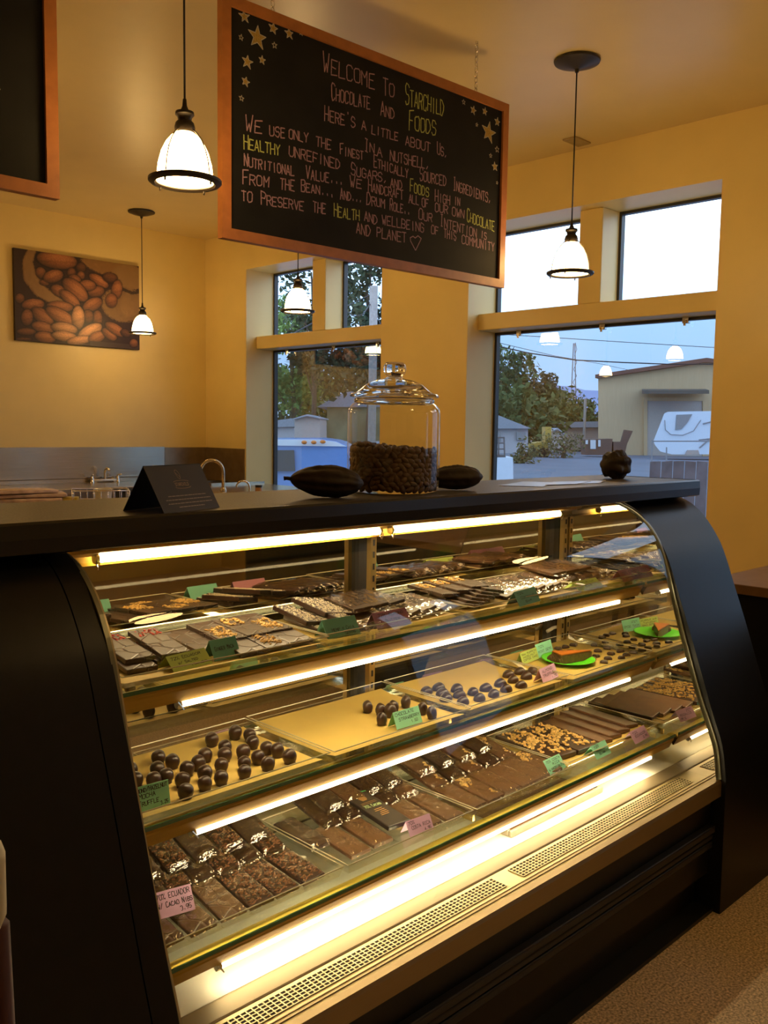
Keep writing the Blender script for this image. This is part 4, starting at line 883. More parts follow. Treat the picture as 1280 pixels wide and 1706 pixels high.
for s in (-1, 1):
    bm = BM(); tube(bm, [(s * .13, -.05, .045), (s * .145, -.10, .055)], [.010, .006], 8); obj('tap_handle', bm, CHROME, tp, smooth=True)
g0 = (4.388, 6.351, 0.9000); g1 = (4.230, 6.453, 0.9000)
gn = thing('gooseneck_tap', 'tall brushed gooseneck tap at the corner sink behind the black sign', 'tap', g0)
gv = Vector(g1) - Vector(g0); gv.z = 0; gl = gv.length; gv.normalize()
bm = BM(); pts = [(0, 0, .0), (0, 0, .16)] + [tuple(gv * (gl / 2) * (1 - cos(pi * k / 10)) + Vector((0, 0, .16 + gl / 2 * 1.05 * sin(pi * k / 10)))) for k in range(1, 11)] + [tuple(gv * gl + Vector((0, 0, .10)))]
tube(bm, pts, .014, 12); obj('tap_neck', bm, STEEL, gn, smooth=True)
bm = BM(); lathe(bm, [(0, 0), (.028, 0), (.028, .012), (.018, .03), (0, .03)], 16); obj('tap_base', bm, STEEL, gn, smooth=True, auto=40)
s0 = (4.574, 6.233, 0.9000)
sm_ = thing('small_tap', 'small chrome swan neck tap left of the left window jamb', 'tap', s0)
bm = BM(); tube(bm, [(0, 0, 0)] + [tuple(gv * .055 * (1 - cos(pi * k / 8)) + Vector((0, 0, .03 + .055 * sin(pi * k / 8)))) for k in range(9)], .009, 10); obj('tap_neck', bm, CHROME, sm_, smooth=True)
jl = thing('small_jar', 'small amber jar with dark lid standing by the left window', 'jar', (4.472, 5.970, 0.9000))
bm = BM(); lathe(bm, [(0, 0), (.026, 0), (.028, .01), (.028, .045), (.024, .05), (0, .05)], 20); obj('jar_body', bm, mat('amber_jar', (.45, .22, .09), rough=.2), jl, smooth=True, auto=40)
bm = BM(); lathe(bm, [(0, .05), (.029, .05), (.029, .068), (0, .068)], 20); obj('jar_lid', bm, BLACKPLASTIC, jl, smooth=True, auto=40)
PKT = mat('pinkish_clear_packet', (.50, .36, .30), rough=.18, vary=.25, scale=14, spec=.8)
q0 = Vector((2.653, 6.206, 0.9000))
random.seed(8)
for k, lab in enumerate(('bottom packet of the pinkish packet pile on the far counter', 'middle packet of the pinkish packet pile on the far counter', 'top packet of the pinkish packet pile on the far counter')):
    bm = BM(); box(bm, -.27 + .03 * k, .27 - .03 * k, -.15, .15, 0, .026, bev=.008)
    for vtx in bm.verts: vtx.co.z += .008 * noise.noise(vtx.co * 14 + Vector((k, 0, 0)))
    o = obj('flat_packet', bm, PKT, smooth=True, auto=50); o.location = (q0.x + random.uniform(-.03, .03), q0.y + .04, .905 + .029 * k); o.rotation_euler = (0, 0, -.5 + .2 * k); tag(o, lab, 'packet', 'pinkish packets on the far counter')
bm = BM(); box(bm, -.075, .075, -.05, .05, 0, .03, bev=.006); o = obj('sponge', bm, mat('yellow_sponge', (.55, .42, .09), rough=.9, bump=.5), smooth=True, auto=50); o.location = Vector((2.896, 6.102, 0.9000)) + Vector((0, 0, .001)); o.rotation_euler = (0, 0, -.6); tag(o, 'yellow sponge between the packets and the wire rack', 'sponge')
r0 = Vector((3.061, 5.928, 0.9000))
rk = thing('wire_rack', 'chrome wire dish rack on the far counter left of the black sign', 'dish rack', (r0.x, r0.y, .901), (0, 0, -.45))
bm = BM()
for z in (.012, .085): tube(bm, [(-.19, -.12, z), (.19, -.12, z), (.19, .12, z), (-.19, .12, z)], .004, 6, closed=True)
for k in range(9):
    x = -.18 + .045 * k; tube(bm, [(x, -.12, .085), (x, -.12, .012), (x, .12, .012), (x, .12, .085)], .0022, 5)
for x, y in ((-.19, -.12), (.19, -.12), (.19, .12), (-.19, .12)): tube(bm, [(x, y, 0), (x, y, .088)], .004, 6)
obj('rack_wires', bm, CHROME, rk, smooth=True)
bm = BM(); lathe(bm, [(0, 0), (.055, 0), (.062, .07), (.064, .072), (.058, .072), (.05, .006), (0, .006)], 24); o = obj('white_tub', bm, mat('white_plastic', (.62, .6, .55), rough=.4), smooth=True, auto=40); o.location = (r0.x + .02, r0.y, .9185); tag(o, 'white plastic tub standing inside the wire dish rack', 'tub')

# ================================================================== right side counter and the chair at the left edge
dk = thing('side_counter', 'dark side counter with brown top right of the display case', 'counter', (4.0, .6, 0))
bm = BM(); box(bm, 3.42, 4.6, -1.2, 1.60, .0, .832); obj('cabinet_body', bm, CASEBLACK, dk, True)
bm = BM(); box(bm, 3.40, 4.65, -1.22, 1.62, .832, .87, bev=.004); obj('worktop', bm, mat('brown_laminate_top', (.22, .12, .045), rough=.45, vary=.12, scale=20), dk, True)
ch = thing('chair', 'cream backed chair with red brown legs at the lower left photo edge', 'chair', (0.263, 0.802, 0.9227))
cl = ch.location; cl.z = 0
def cp(x, y, z): return (cl.x + RD.x * x + FD.x * y, cl.y + RD.y * x + FD.y * y, z)
bm = BM(); M = Matrix.Translation(cp(-.1385, 0, 1.045)) @ Matrix.Rotation(-pi / 4, 4, 'Z'); box(bm, -.19, .19, -.025, .025, -.045, .045, bev=.02, M=M); obj('backrest', bm, CREAM, ch, True, True, 50)
bm = BM(); M = Matrix.Translation(cp(-.12, -.2, .46)) @ Matrix.Rotation(-pi / 4, 4, 'Z'); box(bm, -.19, .19, -.2, .2, -.03, .03, bev=.02, M=M); obj('seat', bm, CREAM, ch, True, True, 50)
for sx in (-1, 1):
    bm = BM(); tube(bm, [cp(-.12 + sx * .15, .02, 1.0), cp(-.12 + sx * .17, .0, .46), cp(-.12 + sx * .20, .03, 0.0)], [.016, .02, .016], 10); obj('leg', bm, REDWOOD, ch, True, True)
    bm = BM(); tube(bm, [cp(-.12 + sx * .16, -.36, .44), cp(-.12 + sx * .19, -.40, 0.0)], [.02, .015], 10); obj('leg', bm, REDWOOD, ch, True, True)

# ================================================================== trays, chocolates and price cards in the case
def veined(name, col, rough=.34):
    m = mat(name, col, rough=rough, vary=.12, scale=30); nt = m.node_tree; p = nt.nodes['Principled BSDF']
    tc = nt.nodes.new('ShaderNodeTexCoord'); vo = nt.nodes.new('ShaderNodeTexVoronoi'); vo.feature = 'DISTANCE_TO_EDGE'; vo.inputs['Scale'].default_value = 26
    r = nt.nodes.new('ShaderNodeValToRGB'); r.color_ramp.elements[0].position = .0; r.color_ramp.elements[0].color = (0, 0, 0, 1); r.color_ramp.elements[1].position = .06
    bp = nt.nodes.new('ShaderNodeBump'); bp.inputs['Strength'].default_value = 1; bp.inputs['Distance'].default_value = .0015
    nt.links.new(tc.outputs['Object'], vo.inputs['Vector']); nt.links.new(vo.outputs['Distance'], r.inputs[0]); nt.links.new(r.outputs[0], bp.inputs['Height']); nt.links.new(bp.outputs[0], p.inputs['Normal'])
    return m
CHOCV = veined('scored_dark_chocolate', (.075, .045, .028), .30)
CHOCB = veined('scored_brown_chocolate', (.115, .056, .026), .38)
RIM = mat('bright_tray_rim', (.66, .60, .40), rough=.12, spec=.8, vary=.05)

def tray(label, x0, x1, y0, y1, z, h=.023, liner=True, lin_y=None):
    t = thing('display_tray', label, 'tray', ((x0 + x1) / 2, y0, z), group='clear trays on the %s shelf' % ('upper' if z > .9 else 'middle' if z > .7 else 'lower'))
    bm = BM(); s = .006
    b = [bm.verts.new(v) for v in ((x0 + s, y0 + s, z + .001), (x1 - s, y0 + s, z + .001), (x1 - s, y1 - s, z + .001), (x0 + s, y1 - s, z + .001))]
    tv = [bm.verts.new(v) for v in ((x0, y0, z + h), (x1, y0, z + h), (x1, y1, z + h), (x0, y1, z + h))]
    bm.faces.new(b)
    for k in range(4): bm.faces.new((b[k], b[(k + 1) % 4], tv[(k + 1) % 4], tv[k]))
    obj('tray_body', bm, ACRYL, t, True)
    bm = BM(); tube(bm, [(x0, y0, z + h), (x1, y0, z + h), (x1, y1, z + h), (x0, y1, z + h)], .0013, 6, closed=True)
    obj('tray_rim', bm, RIM, t, True)
    if liner:
        bm = BM(); n = 14; g = []
        for i in range(n + 1):
            for j in range(9):
                x = x0 + .011 + (x1 - x0 - .022) * i / n; y = y0 + .010 + (y1 - y0 - .02) * j / 8
                zz = z + .0022 + .0008 * noise.noise(Vector((x * 9, y * 9, z))) + (.006 if j in (0, 8) else 0)
                g.append(bm.verts.new((x, y, zz)))
        for i in range(n):
            for j in range(8): bm.faces.new((g[i * 9 + j], g[(i + 1) * 9 + j], g[(i + 1) * 9 + j + 1], g[i * 9 + j + 1]))
        obj('paper_liner', bm, LINER, t, True, True)
    return t
ZB, ZC, ZD = .9832, .7512, .5282
tray('paper lined clear tray with nut and red berry bars on the upper shelf', .772, 1.253, 1.425, 1.69, ZB)
tray('paper lined clear tray with seeded bars and silvery packets on the upper shelf', 1.262, 1.726, 1.44, 1.69, ZB)
tray('paper lined clear tray with fanned bars behind the single teal card, upper shelf', 1.736, 2.232, 1.425, 1.69, ZB)
tray('clear tray at the mirrored end of the upper shelf with silvery packets', 2.242, 2.540, 1.43, 1.69, ZB)
tray('paper lined clear tray full of round truffles on the middle shelf', .772, 1.216, 1.375, 1.675, ZC)
tray('paper lined clear tray, mostly empty, with chocolate strawberries on the middle shelf', 1.226, 1.668, 1.372, 1.682, ZC)
tray('paper lined clear tray with domed almond truffles on the middle shelf', 1.678, 2.100, 1.382, 1.682, ZC)
tray('paper lined clear tray with small heart chocolates and a cake plate, middle shelf', 2.110, 2.540, 1.368, 1.678, ZC)
tray('clear tray of wrapped bars behind the pink card at left, lower shelf', .772, 1.206, 1.318, 1.60, ZD, liner=False)
tray('clear tray of wrapped plain bars with black printed packet, lower shelf', 1.216, 1.616, 1.314, 1.61, ZD, liner=False)
tray('clear tray of wrapped hazelnut bars in the middle of the lower shelf', 1.626, 2.034, 1.310, 1.61, ZD, liner=False)
tray('paper lined clear tray with big nut slabs at the right of the lower shelf', 2.044, 2.540, 1.335, 1.62, ZD)

def blobs(bm, n, x0, x1, y0, y1, z, r, seed, jit=.25, mi=0, sub=1, flat=.75, clump=0):
    rnd = random.Random(seed); st_ = random.getstate(); random.seed(seed)
    cs = [(rnd.uniform(x0, x1), rnd.uniform(y0, y1)) for k in range(max(1, clump))]
    for k in range(n):
        if clump: c = cs[k % clump]; x = min(max(rnd.gauss(c[0], r * 1.6), x0), x1); y = min(max(rnd.gauss(c[1], r * 1.6), y0), y1)
        else: x, y = rnd.uniform(x0, x1), rnd.uniform(y0, y1)
        ico(bm, (x, y, z + r * flat * rnd.uniform(.2, .9)), r * rnd.uniform(.6, 1.25), sub, (1.25, .8, flat), Matrix.Rotation(rnd.uniform(0, 6.3), 4, 'Z') @ Matrix.Rotation(rnd.uniform(-.5, .5), 4, 'X'), mi, jit)
    random.setstate(st_)

def make_bar(L, W, T, m, top=None, wrap=False, seed=0, name='chocolate_bar', topname='nut_topping', topmat=None, n=60, r=.0032, reg=None, clump=0):
    t = bpy.data.objects.new(name, None); COL.objects.link(t); t.empty_display_size = .02
    bm = BM(); box(bm, -W / 2, W / 2, 0, L, 0, T, bev=.0018); obj('bar_body', bm, m, t)
    if topmat is not None:
        a = reg or (.08, .92, .05, .95); bm = BM()
        blobs(bm, n, -W / 2 + a[0] * W, -W / 2 + a[1] * W, a[2] * L, a[3] * L, T - .0006, r, seed, clump=clump)
        obj(topname, bm, topmat, t)
    if wrap:
        rnd = random.Random(seed + 5); bm = BM(); nx, ny = 8, 16; e = .004; g = []
        H = T + (.004 if topmat is None else .0055)
        for j in range(ny + 1):
            s = j / ny; y = -.016 + (L + .032) * s
            end = s < .09 or s > .91
            for i in range(nx + 1):
                u = i / nx; x = (-W / 2 - e) + (W + 2 * e) * u
                z = (.003 + (.0014 * (i % 2)) if end else H * (1 - (abs(2 * u - 1)) ** 8) + .0016) + rnd.uniform(-.0009, .0009)
                g.append(bm.verts.new((x + (rnd.uniform(-.002, .002) if i in (0, nx) else 0), y + (rnd.uniform(-.002, .002) if j in (0, ny) else 0), z)))
        for j in range(ny):
            for i in range(nx): bm.faces.new((g[j * (nx + 1) + i], g[j * (nx + 1) + i + 1], g[(j + 1) * (nx + 1) + i + 1], g[(j + 1) * (nx + 1) + i]))
        obj('clear_wrapper', bm, FILM, t)
    t['used'] = 0
    return t
def place(proto, loc, rot, label, cat, group=None, scale=None):
    if not proto['used']:
        proto['used'] = 1; o = proto; o.location = loc; o.rotation_euler = rot
        if scale: o.scale = (scale,) * 3
    else: o = dup(proto, loc, rot, scale=scale)
    if 'used' in o.keys() and o is not proto: del o['used']
    tag(o, label, cat, group); return o

# --- upper shelf bars; rotation x tips the bar up on the one behind it
ZL = ZB + .0038
redbar = make_bar(.155, .062, .010, CHOCV, topmat=REDBIT, topname='berry_crumbs', n=34, r=.0024, reg=(.12, .9, .72, .93), seed=2)
for (x, y, z, rx, rz, lab) in ((.850, 1.492, 0, .09, -.10, 'scored dark bar with red berry crumbs nearest the left glass edge'), (.862, 1.520, .012, .10, -.04, 'scored dark bar with red crumbs lying behind the leftmost front bar'),
                           (.932, 1.508, .012, .12, -.08, 'scored dark bar with red crumbs on top, second stack from left'), (.926, 1.516, 0, .02, -.04, 'scored dark bar at the bottom of the second stack from left')):
    place(redbar, (x, y, ZL + z), (rx, 0, rz), lab, 'chocolate bar', 'red crumb bars on the upper shelf')
nutbar = make_bar(.150, .062, .010, CHOCV, topmat=NUT, n=70, r=.0034, reg=(.15, .85, .10, .62), seed=3)
nutbar2 = make_bar(.150, .062, .010, CHOCV, topmat=NUT, n=46, r=.0036, reg=(.15, .85, .55, .92), seed=4)
plain = make_bar(.150, .062, .010, CHOCV)
for pr, x, y, z, rx, lab in ((plain, 1.020, 1.520, .004, .06, 'plain scored dark bar at left of the nut bars on the upper shelf'), (nutbar2, 1.075, 1.448, .002, .10, 'nut topped bar just right of the teal card in front'),
                        (nutbar, 1.142, 1.452, .002, .10, 'bar with a thick stripe of nuts in the front row'), (nutbar2, 1.206, 1.458, .002, .10, 'scored bar beside the nut stripe bar, rightmost in front'),
                        (nutbar, 1.082, 1.525, .014, .05, 'nut topped bar in the back row behind the teal card'), (nutbar2, 1.148, 1.528, .014, .05, 'nut topped bar in the middle of the back row'), (nutbar, 1.208, 1.530, .014, .05, 'nut topped bar at right of the back row')):
    place(pr, (x, y, ZL + z), (rx, 0, -.06), lab, 'chocolate bar', 'nut bars on the upper shelf')
sesbar = make_bar(.145, .050, .012, CHOC, topmat=SESAME, topname='seed_topping', n=260, r=.0019, reg=(.03, .97, .02, .98), seed=6)
for k, (x, y, z) in enumerate(((1.318, 1.505, 0), (1.345, 1.512, .009), (1.374, 1.500, .018), (1.312, 1.540, .013), (1.372, 1.545, .024), (1.408, 1.548, .018))):
    place(sesbar, (x, y, ZL + z), (.05 if k < 3 else .09, .12, -.10), 'seed coated dark bar, %s' % ('lowest in the left overlapping row', 'middle of the front overlapping row', 'rightmost of the front overlapping row', 'leftmost of the back overlapping row', 'middle of the back overlapping row', 'rightmost of the back overlapping row')[k], 'chocolate bar', 'seed coated bars on the upper shelf')
packA = make_bar(.150, .054, .009, CHOC, wrap=True, seed=21, name='wrapped_bar')
packB = make_bar(.150, .054, .009, CHOCM, wrap=True, seed=22, name='wrapped_bar')
packN = make_bar(.150, .054, .009, CHOC, topmat=NIB, topname='nib_topping', n=190, r=.0026, reg=(.05, .95, .03, .97), wrap=True, seed=23, name='wrapped_bar')
packH = make_bar(.150, .054, .009, CHOCM, topmat=NUT, n=42, r=.0040, reg=(.15, .85, .10, .95), wrap=True, seed=24, name='wrapped_bar', clump=9)
packP = make_bar(.150, .054, .009, CHOCM, wrap=True, seed=25, name='wrapped_bar')
packV = make_bar(.150, .054, .009, CHOCB, wrap=True, seed=26, name='wrapped_bar')
random.seed(31)
k = 0
for i, x in enumerate((1.478, 1.512, 1.546, 1.580, 1.614, 1.648, 1.682)):
    place(packA if i % 2 else packB, (x, 1.488 + .004 * (i % 3), ZL + .004 + .003 * (i % 2)), (.05, -.32, -.14), 'cellophane wrapped bar behind the plum card, %s from left' % ORD[i], 'chocolate bar', 'wrapped bars behind the plum card')
for i, (x, y) in enumerate(((1.470, 1.545), (1.530, 1.550), (1.590, 1.550))):
    place(packA, (x, y, ZL + .026), (.03, -.1, -.2 + .1 * i), 'cellophane packet on top of the silvery pile, %s from left' % ORD[i], 'chocolate bar', 'packets on the silvery pile')
bg = thing('sweet_bag', 'small clear bag of brown pieces between the seeded bars and plum card', 'bag', (1.425, 1.475, ZL))
bm = BM(); blobs(bm, 26, -.035, .035, -.02, .03, .002, .009, 41); obj('sweet_pieces', bm, CHOCM, bg)
bm = BM(); ico(bm, (0, .005, .010), 1, 3, (.052, .036, .013))
for vtx in bm.verts: vtx.co += Vector((0, 0, 1)) * .005 * noise.noise(vtx.co * 60); vtx.co.z = max(vtx.co.z, .0004)
obj('clear_bag', bm, FILM, bg)
for i in range(6):
    place(plain, (1.785 + .026 * i, 1.476 + .005 * i, ZL + .003 + .004 * i), (.03, .16, -.22 - .02 * i), 'unwrapped dark bar in the fan left of the single teal card, %s from left' % ORD[i], 'chocolate bar', 'fanned bars left of the teal card')
for i in range(3):
    place(nutbar2, (1.775 + .06 * i, 1.535, ZL + .024 + .003 * i), (.02, .05, -.15), 'bar in the back row behind the fanned bars, %s from left' % ORD[i], 'chocolate bar', 'bars behind the fan')
for i, x in enumerate((1.985, 2.025, 2.065, 2.105, 2.145, 2.185)):
    place(packB if i % 2 else packA, (x, 1.490, ZL + .006 + .002 * (i % 2)), (.06, -.25, -.12), 'wrapped bar between the teal and lime cards, %s from left' % ORD[i], 'chocolate bar', 'wrapped bars right of the teal card')
for i, x in enumerate((2.270, 2.310, 2.350, 2.390, 2.430, 2.470, 2.505)):
    place(packA if i % 2 else packB, (x, 1.515, ZL + .004 + .002 * (i % 2)), (.07, -.28, -.1), 'wrapped bar behind the far lime and plum cards, %s from left' % ORD[i], 'chocolate bar', 'wrapped bars at the mirrored end')
for i, x in enumerate((2.285, 2.355, 2.425)):
    place(packB, (x, 1.545, ZL + .028), (.02, -.1, -.2), 'packet lying across the mirrored end pile, %s from left' % ORD[i], 'chocolate bar', 'packets across the mirrored end pile')

# --- middle shelf chocolates
def rows(pts, per):
    s = sorted(pts, key=lambda p: p[1]); out = []
    for i in range(0, len(s), per):
        for j, p in enumerate(sorted(s[i:i + per], key=lambda p: p[0])): out.append((p, i // per, j))
    return out
def one(name, bm, m, cat): return obj(name, bm, m, smooth=True)
ZM = ZC + .0032
bm = BM(); lathe(bm, [(0, 0), (.0105, 0), (.0118, .0010), (.0108, .0028), (.0132, .0075), (.0147, .0140), (.0140, .0195), (.0116, .0244), (.0080, .0274), (.0040, .0289), (0, .0294)], 24)
for vtx in bm.verts: vtx.co += noise.noise_vector(vtx.co * 90) * .0008
truf = one('chocolate_truffle', bm, CHOC, 'truffle')
pts = [(0.948,1.604),(0.956,1.564),(0.912,1.549),(0.907,1.507),(0.871,1.579),(0.853,1.527),(0.878,1.505),(0.919,1.467),(0.955,1.509),(0.989,1.522),(1.025,1.550),(1.089,1.620),(1.152,1.624),(1.168,1.590),(1.144,1.547),(1.084,1.562),(1.054,1.523),(1.094,1.512),(1.060,1.461),(1.018,1.482),(0.968,1.466),(0.942,1.425),(0.892,1.414),(0.980,1.426),(1.031,1.421),(1.098,1.467),(1.146,1.499),(1.154,1.472),(1.091,1.424),(1.149,1.425)]
random.seed(13)
for i, (p, r, c) in enumerate(rows(pts, 5)):
    o = truf if i == 0 else truf.copy()
    if i: COL.objects.link(o)
    o.location = (p[0], p[1], ZM); o.rotation_euler = (random.uniform(-.08, .08), random.uniform(-.08, .08), random.uniform(0, 6)); o.scale = (random.uniform(.92, 1.05),) * 3
    tag(o, 'round truffle on left tray, %s from left, %s row from glass' % (ORD[c], ORD[r]), 'truffle', 'round truffles on the left tray')
bm = BM(); lathe(bm, [(0, 0), (.0095, 0), (.0115, .002), (.0108, .004), (.0125, .010), (.0128, .016), (.0110, .023), (.0075, .028), (.003, .0305), (0, .031)], 24)
for vtx in bm.verts: vtx.co += noise.noise_vector(vtx.co * 70) * .0012
stra = one('chocolate_strawberry', bm, CHOC, 'chocolate strawberry')
pts = [(1.501,1.559),(1.508,1.521),(1.460,1.469),(1.549,1.516),(1.599,1.526),(1.590,1.461),(1.581,1.419),(1.517,1.495)]
for i, (p, r, c) in enumerate(rows(pts, 4)):
    o = stra if i == 0 else stra.copy()
    if i: COL.objects.link(o)
    o.location = (p[0], p[1], ZM); o.rotation_euler = (random.uniform(-.15, .15), random.uniform(-.15, .15), random.uniform(0, 6)); o.scale = (1.0 + .15 * (i == 1),) * 3
    tag(o, 'dipped strawberry by mint card, %s from left, %s row from glass' % (ORD[c], ORD[r]), 'chocolate strawberry', 'dipped strawberries on the middle shelf')
bm = BM(); ico(bm, (0, 0, 0), 1, 3, (.0185, .0155, .0165))
for vtx in bm.verts:
    vtx.co.z = max(vtx.co.z, -.002) + .002; vtx.co.z += .0016 * max(0, sin(vtx.co.x * 260 + vtx.co.y * 90)) * (vtx.co.z > .008)
alm = one('almond_truffle', bm, CHOC, 'almond truffle')
pts = [(1.727,1.573),(1.776,1.573),(1.745,1.532),(1.718,1.496),(1.803,1.532),(1.767,1.492),(1.730,1.449),(1.813,1.485),(1.785,1.440),(1.867,1.485),(1.840,1.437),(1.931,1.486),(1.902,1.444),(2.020,1.527),(1.988,1.486),(2.070,1.525),(2.044,1.482),(1.962,1.439),(2.104,1.505)]
for i, (p, r, c) in enumerate(rows(pts, 7)):
    o = alm if i == 0 else alm.copy()
    if i: COL.objects.link(o)
    o.location = (p[0], p[1], ZM); o.rotation_euler = (0, 0, random.uniform(-.4, .4)); o.scale = (random.uniform(.94, 1.06),) * 3
    tag(o, 'domed almond truffle by pink card, %s from left, %s row from glass' % (ORD[c], ORD[r]), 'almond truffle', 'almond truffles on the middle shelf')
bm = BM()
hp_ = [(16 * sin(t) ** 3, 13 * cos(t) - 5 * cos(2 * t) - 2 * cos(3 * t) - cos(4 * t)) for t in [2 * pi * k / 28 for k in range(28)]]
lay = [[bm.verts.new((x * s * .00085, y * s * .00085, z)) for x, y in hp_] for s, z in ((.95, 0), (1, .003), (.9, .0065), (.6, .0088))]
for A_, B_ in zip(lay, lay[1:]):
    for q in range(28): bm.faces.new((A_[q], B_[q], B_[(q + 1) % 28], A_[(q + 1) % 28]))
bm.faces.new(lay[-1][::-1]); bm.faces.new(lay[0]); bmesh.ops.recalc_face_normals(bm, faces=bm.faces)
hea = one('heart_chocolate', bm, CHOC, 'heart chocolate')
pts = [(2.395,1.616),(2.431,1.615),(2.473,1.610),(2.361,1.584),(2.391,1.567),(2.525,1.565),(2.416,1.521),(2.466,1.516),(2.521,1.514),(2.464,1.466),(2.403,1.482),(2.370,1.474),(2.515,1.467),(2.408,1.443),(2.487,1.428),(2.444,1.420),(2.532,1.428),(2.360,1.426)]
for i, (p, r, c) in enumerate(rows(pts, 6)):
    o = hea if i == 0 else hea.copy()
    if i: COL.objects.link(o)
    o.location = (p[0], p[1], ZM); o.rotation_euler = (0, 0, random.uniform(-.9, .5)); o.scale = (random.uniform(.92, 1.05),) * 3
    tag(o, 'heart chocolate near cake plate, %s from left, %s row from glass' % (ORD[c], ORD[r]), 'heart chocolate', 'heart chocolates on the middle shelf')
pl = (2.276, 1.506, 0.7560)
o = thing('cake_plate', 'lime green plate under the cake slice on the middle shelf', 'plate', (pl[0] + .01, pl[1], ZM))
bm = BM(); lathe(bm, [(0, .001), (.048, .001), (.056, .004), (.074, .010), (.080, .0115), (.0805, .013), (.074, .0122), (.055, .0062), (.047, .003), (0, .003)], 48); obj('plate_dish', bm, PLATE, o, smooth=True)
ck = thing('cake_slice', 'brown cake slice with orange topping on the lime green plate', 'cake', (pl[0] + .020, pl[1] - .010, ZM + .0035), (0, 0, -.30))
bm = BM(); prism(bm, [(-.066, .034, 0), (-.074, -.026, 0), (.074, -.012, 0)], (0, 0, .031)); bmesh.ops.bevel(bm, geom=bm.edges[:], offset=.002, segments=2, affect='EDGES'); obj('cake_body', bm, CAKEBODY, ck)
bm = BM(); prism(bm, [(-.0655, .0335, .031), (-.0735, -.0255, .031), (.073, -.012, .031)], (0, 0, .004)); bmesh.ops.bevel(bm, geom=bm.edges[:], offset=.0012, segments=2, affect='EDGES'); obj('cake_topping', bm, CAKETOP, ck)
bm = BM(); blobs(bm, 60, -.078, -.067, -.028, .034, .0, .006, 77, flat=2.4); obj('crumb_crust', bm, CAKEBODY, ck); ck.scale = (.88,) * 3

# --- lower shelf wrapped bars
def lay_row(protos, xs, y, z, rx, ry, rz, text, group):
    for i, x in enumerate(xs): place(protos[i % len(protos)], (x, y + random.uniform(-.004, .004), z + random.uniform(0, .001)), (rx, ry, rz + random.uniform(-.04, .04)), text % ORD[i], 'chocolate bar', group)
random.seed(17)
Z0 = ZD + .0018
lay_row([packV, packV, packV, packN, packN, packN], (.812, .880, .948, 1.012, 1.076, 1.146), 1.336, Z0 + .001, .02, -.10, -.10, 'wrapped bar in the front row near the pink card at left, %s from left', 'front wrapped bars in the left lower tray')
lay_row([packP, packA, packN, packA, packN, packA, packN], (.806, .862, .918, .974, 1.030, 1.090, 1.150), 1.472, Z0 + .010, .10, -.1, -.14, 'wrapped bar in the second row of the left lower tray, %s from left', 'second row bars in the left lower tray')
lay_row([packA, packA, packN, packA, packN, packA], (.812, .880, .946, 1.012, 1.078, 1.140), 1.520, Z0 + .026, .12, -.1, -.12, 'wrapped bar in the back row of the left lower tray, %s from left', 'back row bars in the left lower tray')
lay_row([packP, packP], (1.292, 1.362), 1.355, Z0 + .001, .02, -.06, -.10, 'wrapped milk brown bar left of the black printed packet, %s from left', 'milk brown bars by the black packet')
lay_row([packP, packP], (1.508, 1.578), 1.340, Z0 + .001, .02, -.06, -.10, 'wrapped milk brown bar behind the pink card, %s from left', 'milk brown bars right of the black packet')
lay_row([packA], (1.252,), 1.440, Z0 + .001, .02, -.03, -.08, 'dark wrapped bar alone at left of the plain bar tray, %s from left', None)
lay_row([packA, packA, packP, packA, packP], (1.330, 1.392, 1.454, 1.516, 1.578), 1.482, Z0 + .010, .10, -.1, -.12, 'wrapped bar in the second row of the plain bar tray, %s from left', 'second row bars in the plain bar tray')
lay_row([packA, packP, packA, packA], (1.370, 1.436, 1.502, 1.568), 1.525, Z0 + .026, .12, -.1, -.12, 'wrapped bar in the back row of the plain bar tray, %s from left', 'back row bars in the plain bar tray')
bk = thing('printed_packet', 'black printed chocolate packet with green band and gold emblem', 'packet', (1.432, 1.378, Z0 + .013), (.06, 0, -.11))
bm = BM(); box(bm, -.033, .033, 0, .185, 0, .012, bev=.002); obj('packet_box', bm, mat('black_packet_card', (.035, .026, .022), rough=.4), bk)
bm = BM(); box(bm, -.0332, .0332, .172, .1755, .0118, .0124); obj('green_band', bm, mat('green_ribbon', (.08, .55, .16), rough=.5), bk)
bm = BM(); oo = Vector((0, 0, .0124)); V_ = Vector((0, 1, 0))
for r in range(9):
    w = .011 * (1 - abs(r - 3) / 8); seg_quad(bm, Vector((-w, .132 + r * .0034)), Vector((w, .134 + r * .0034)), .0011, oo, FU, V_)
for y in (.120, .114): seg_quad(bm, Vector((-.022, y)), Vector((.022, y + .002)), .0005, oo, FU, V_)
for r, (a, b) in enumerate(((-.010, .012), (-.013, .014), (-.004, .014), (-.009, .014), (-.012, .010))): seg_quad(bm, Vector((a, .082 - r * .0075)), Vector((b, .083 - r * .0075)), .0013, oo, FU, V_)
obj('gold_print', bm, mat('bright_gold_ink', (.50, .27, .09), rough=.5), bk)
bm = BM(); strokes(bm, '70% Cacao', (-.024, .096), (.024, .097), .012, .0008, oo, FU, V_, jit=.02); obj('green_print', bm, mat('pale_green_ink', (.45, .62, .30), rough=.5), bk)
lay_row([packP, packH, packP, packP, packP, packH], (1.668, 1.738, 1.808, 1.872, 1.936, 1.996), 1.340, Z0 + .001, .02, -.1, -.14, 'wrapped hazelnut bar in the front row of the middle lower tray, %s from left', 'front hazelnut bars')
lay_row([packH, packA, packH, packA, packH], (1.680, 1.752, 1.824, 1.896, 1.968), 1.478, Z0 + .010, .10, -.1, -.14, 'wrapped hazelnut bar in the second row of the middle lower tray, %s from left', 'second row hazelnut bars')
lay_row([packH, packA, packH, packA], (1.690, 1.768, 1.846, 1.924), 1.522, Z0 + .026, .12, -.1, -.12, 'wrapped hazelnut bar in the back row of the middle lower tray, %s from left', 'back row hazelnut bars')
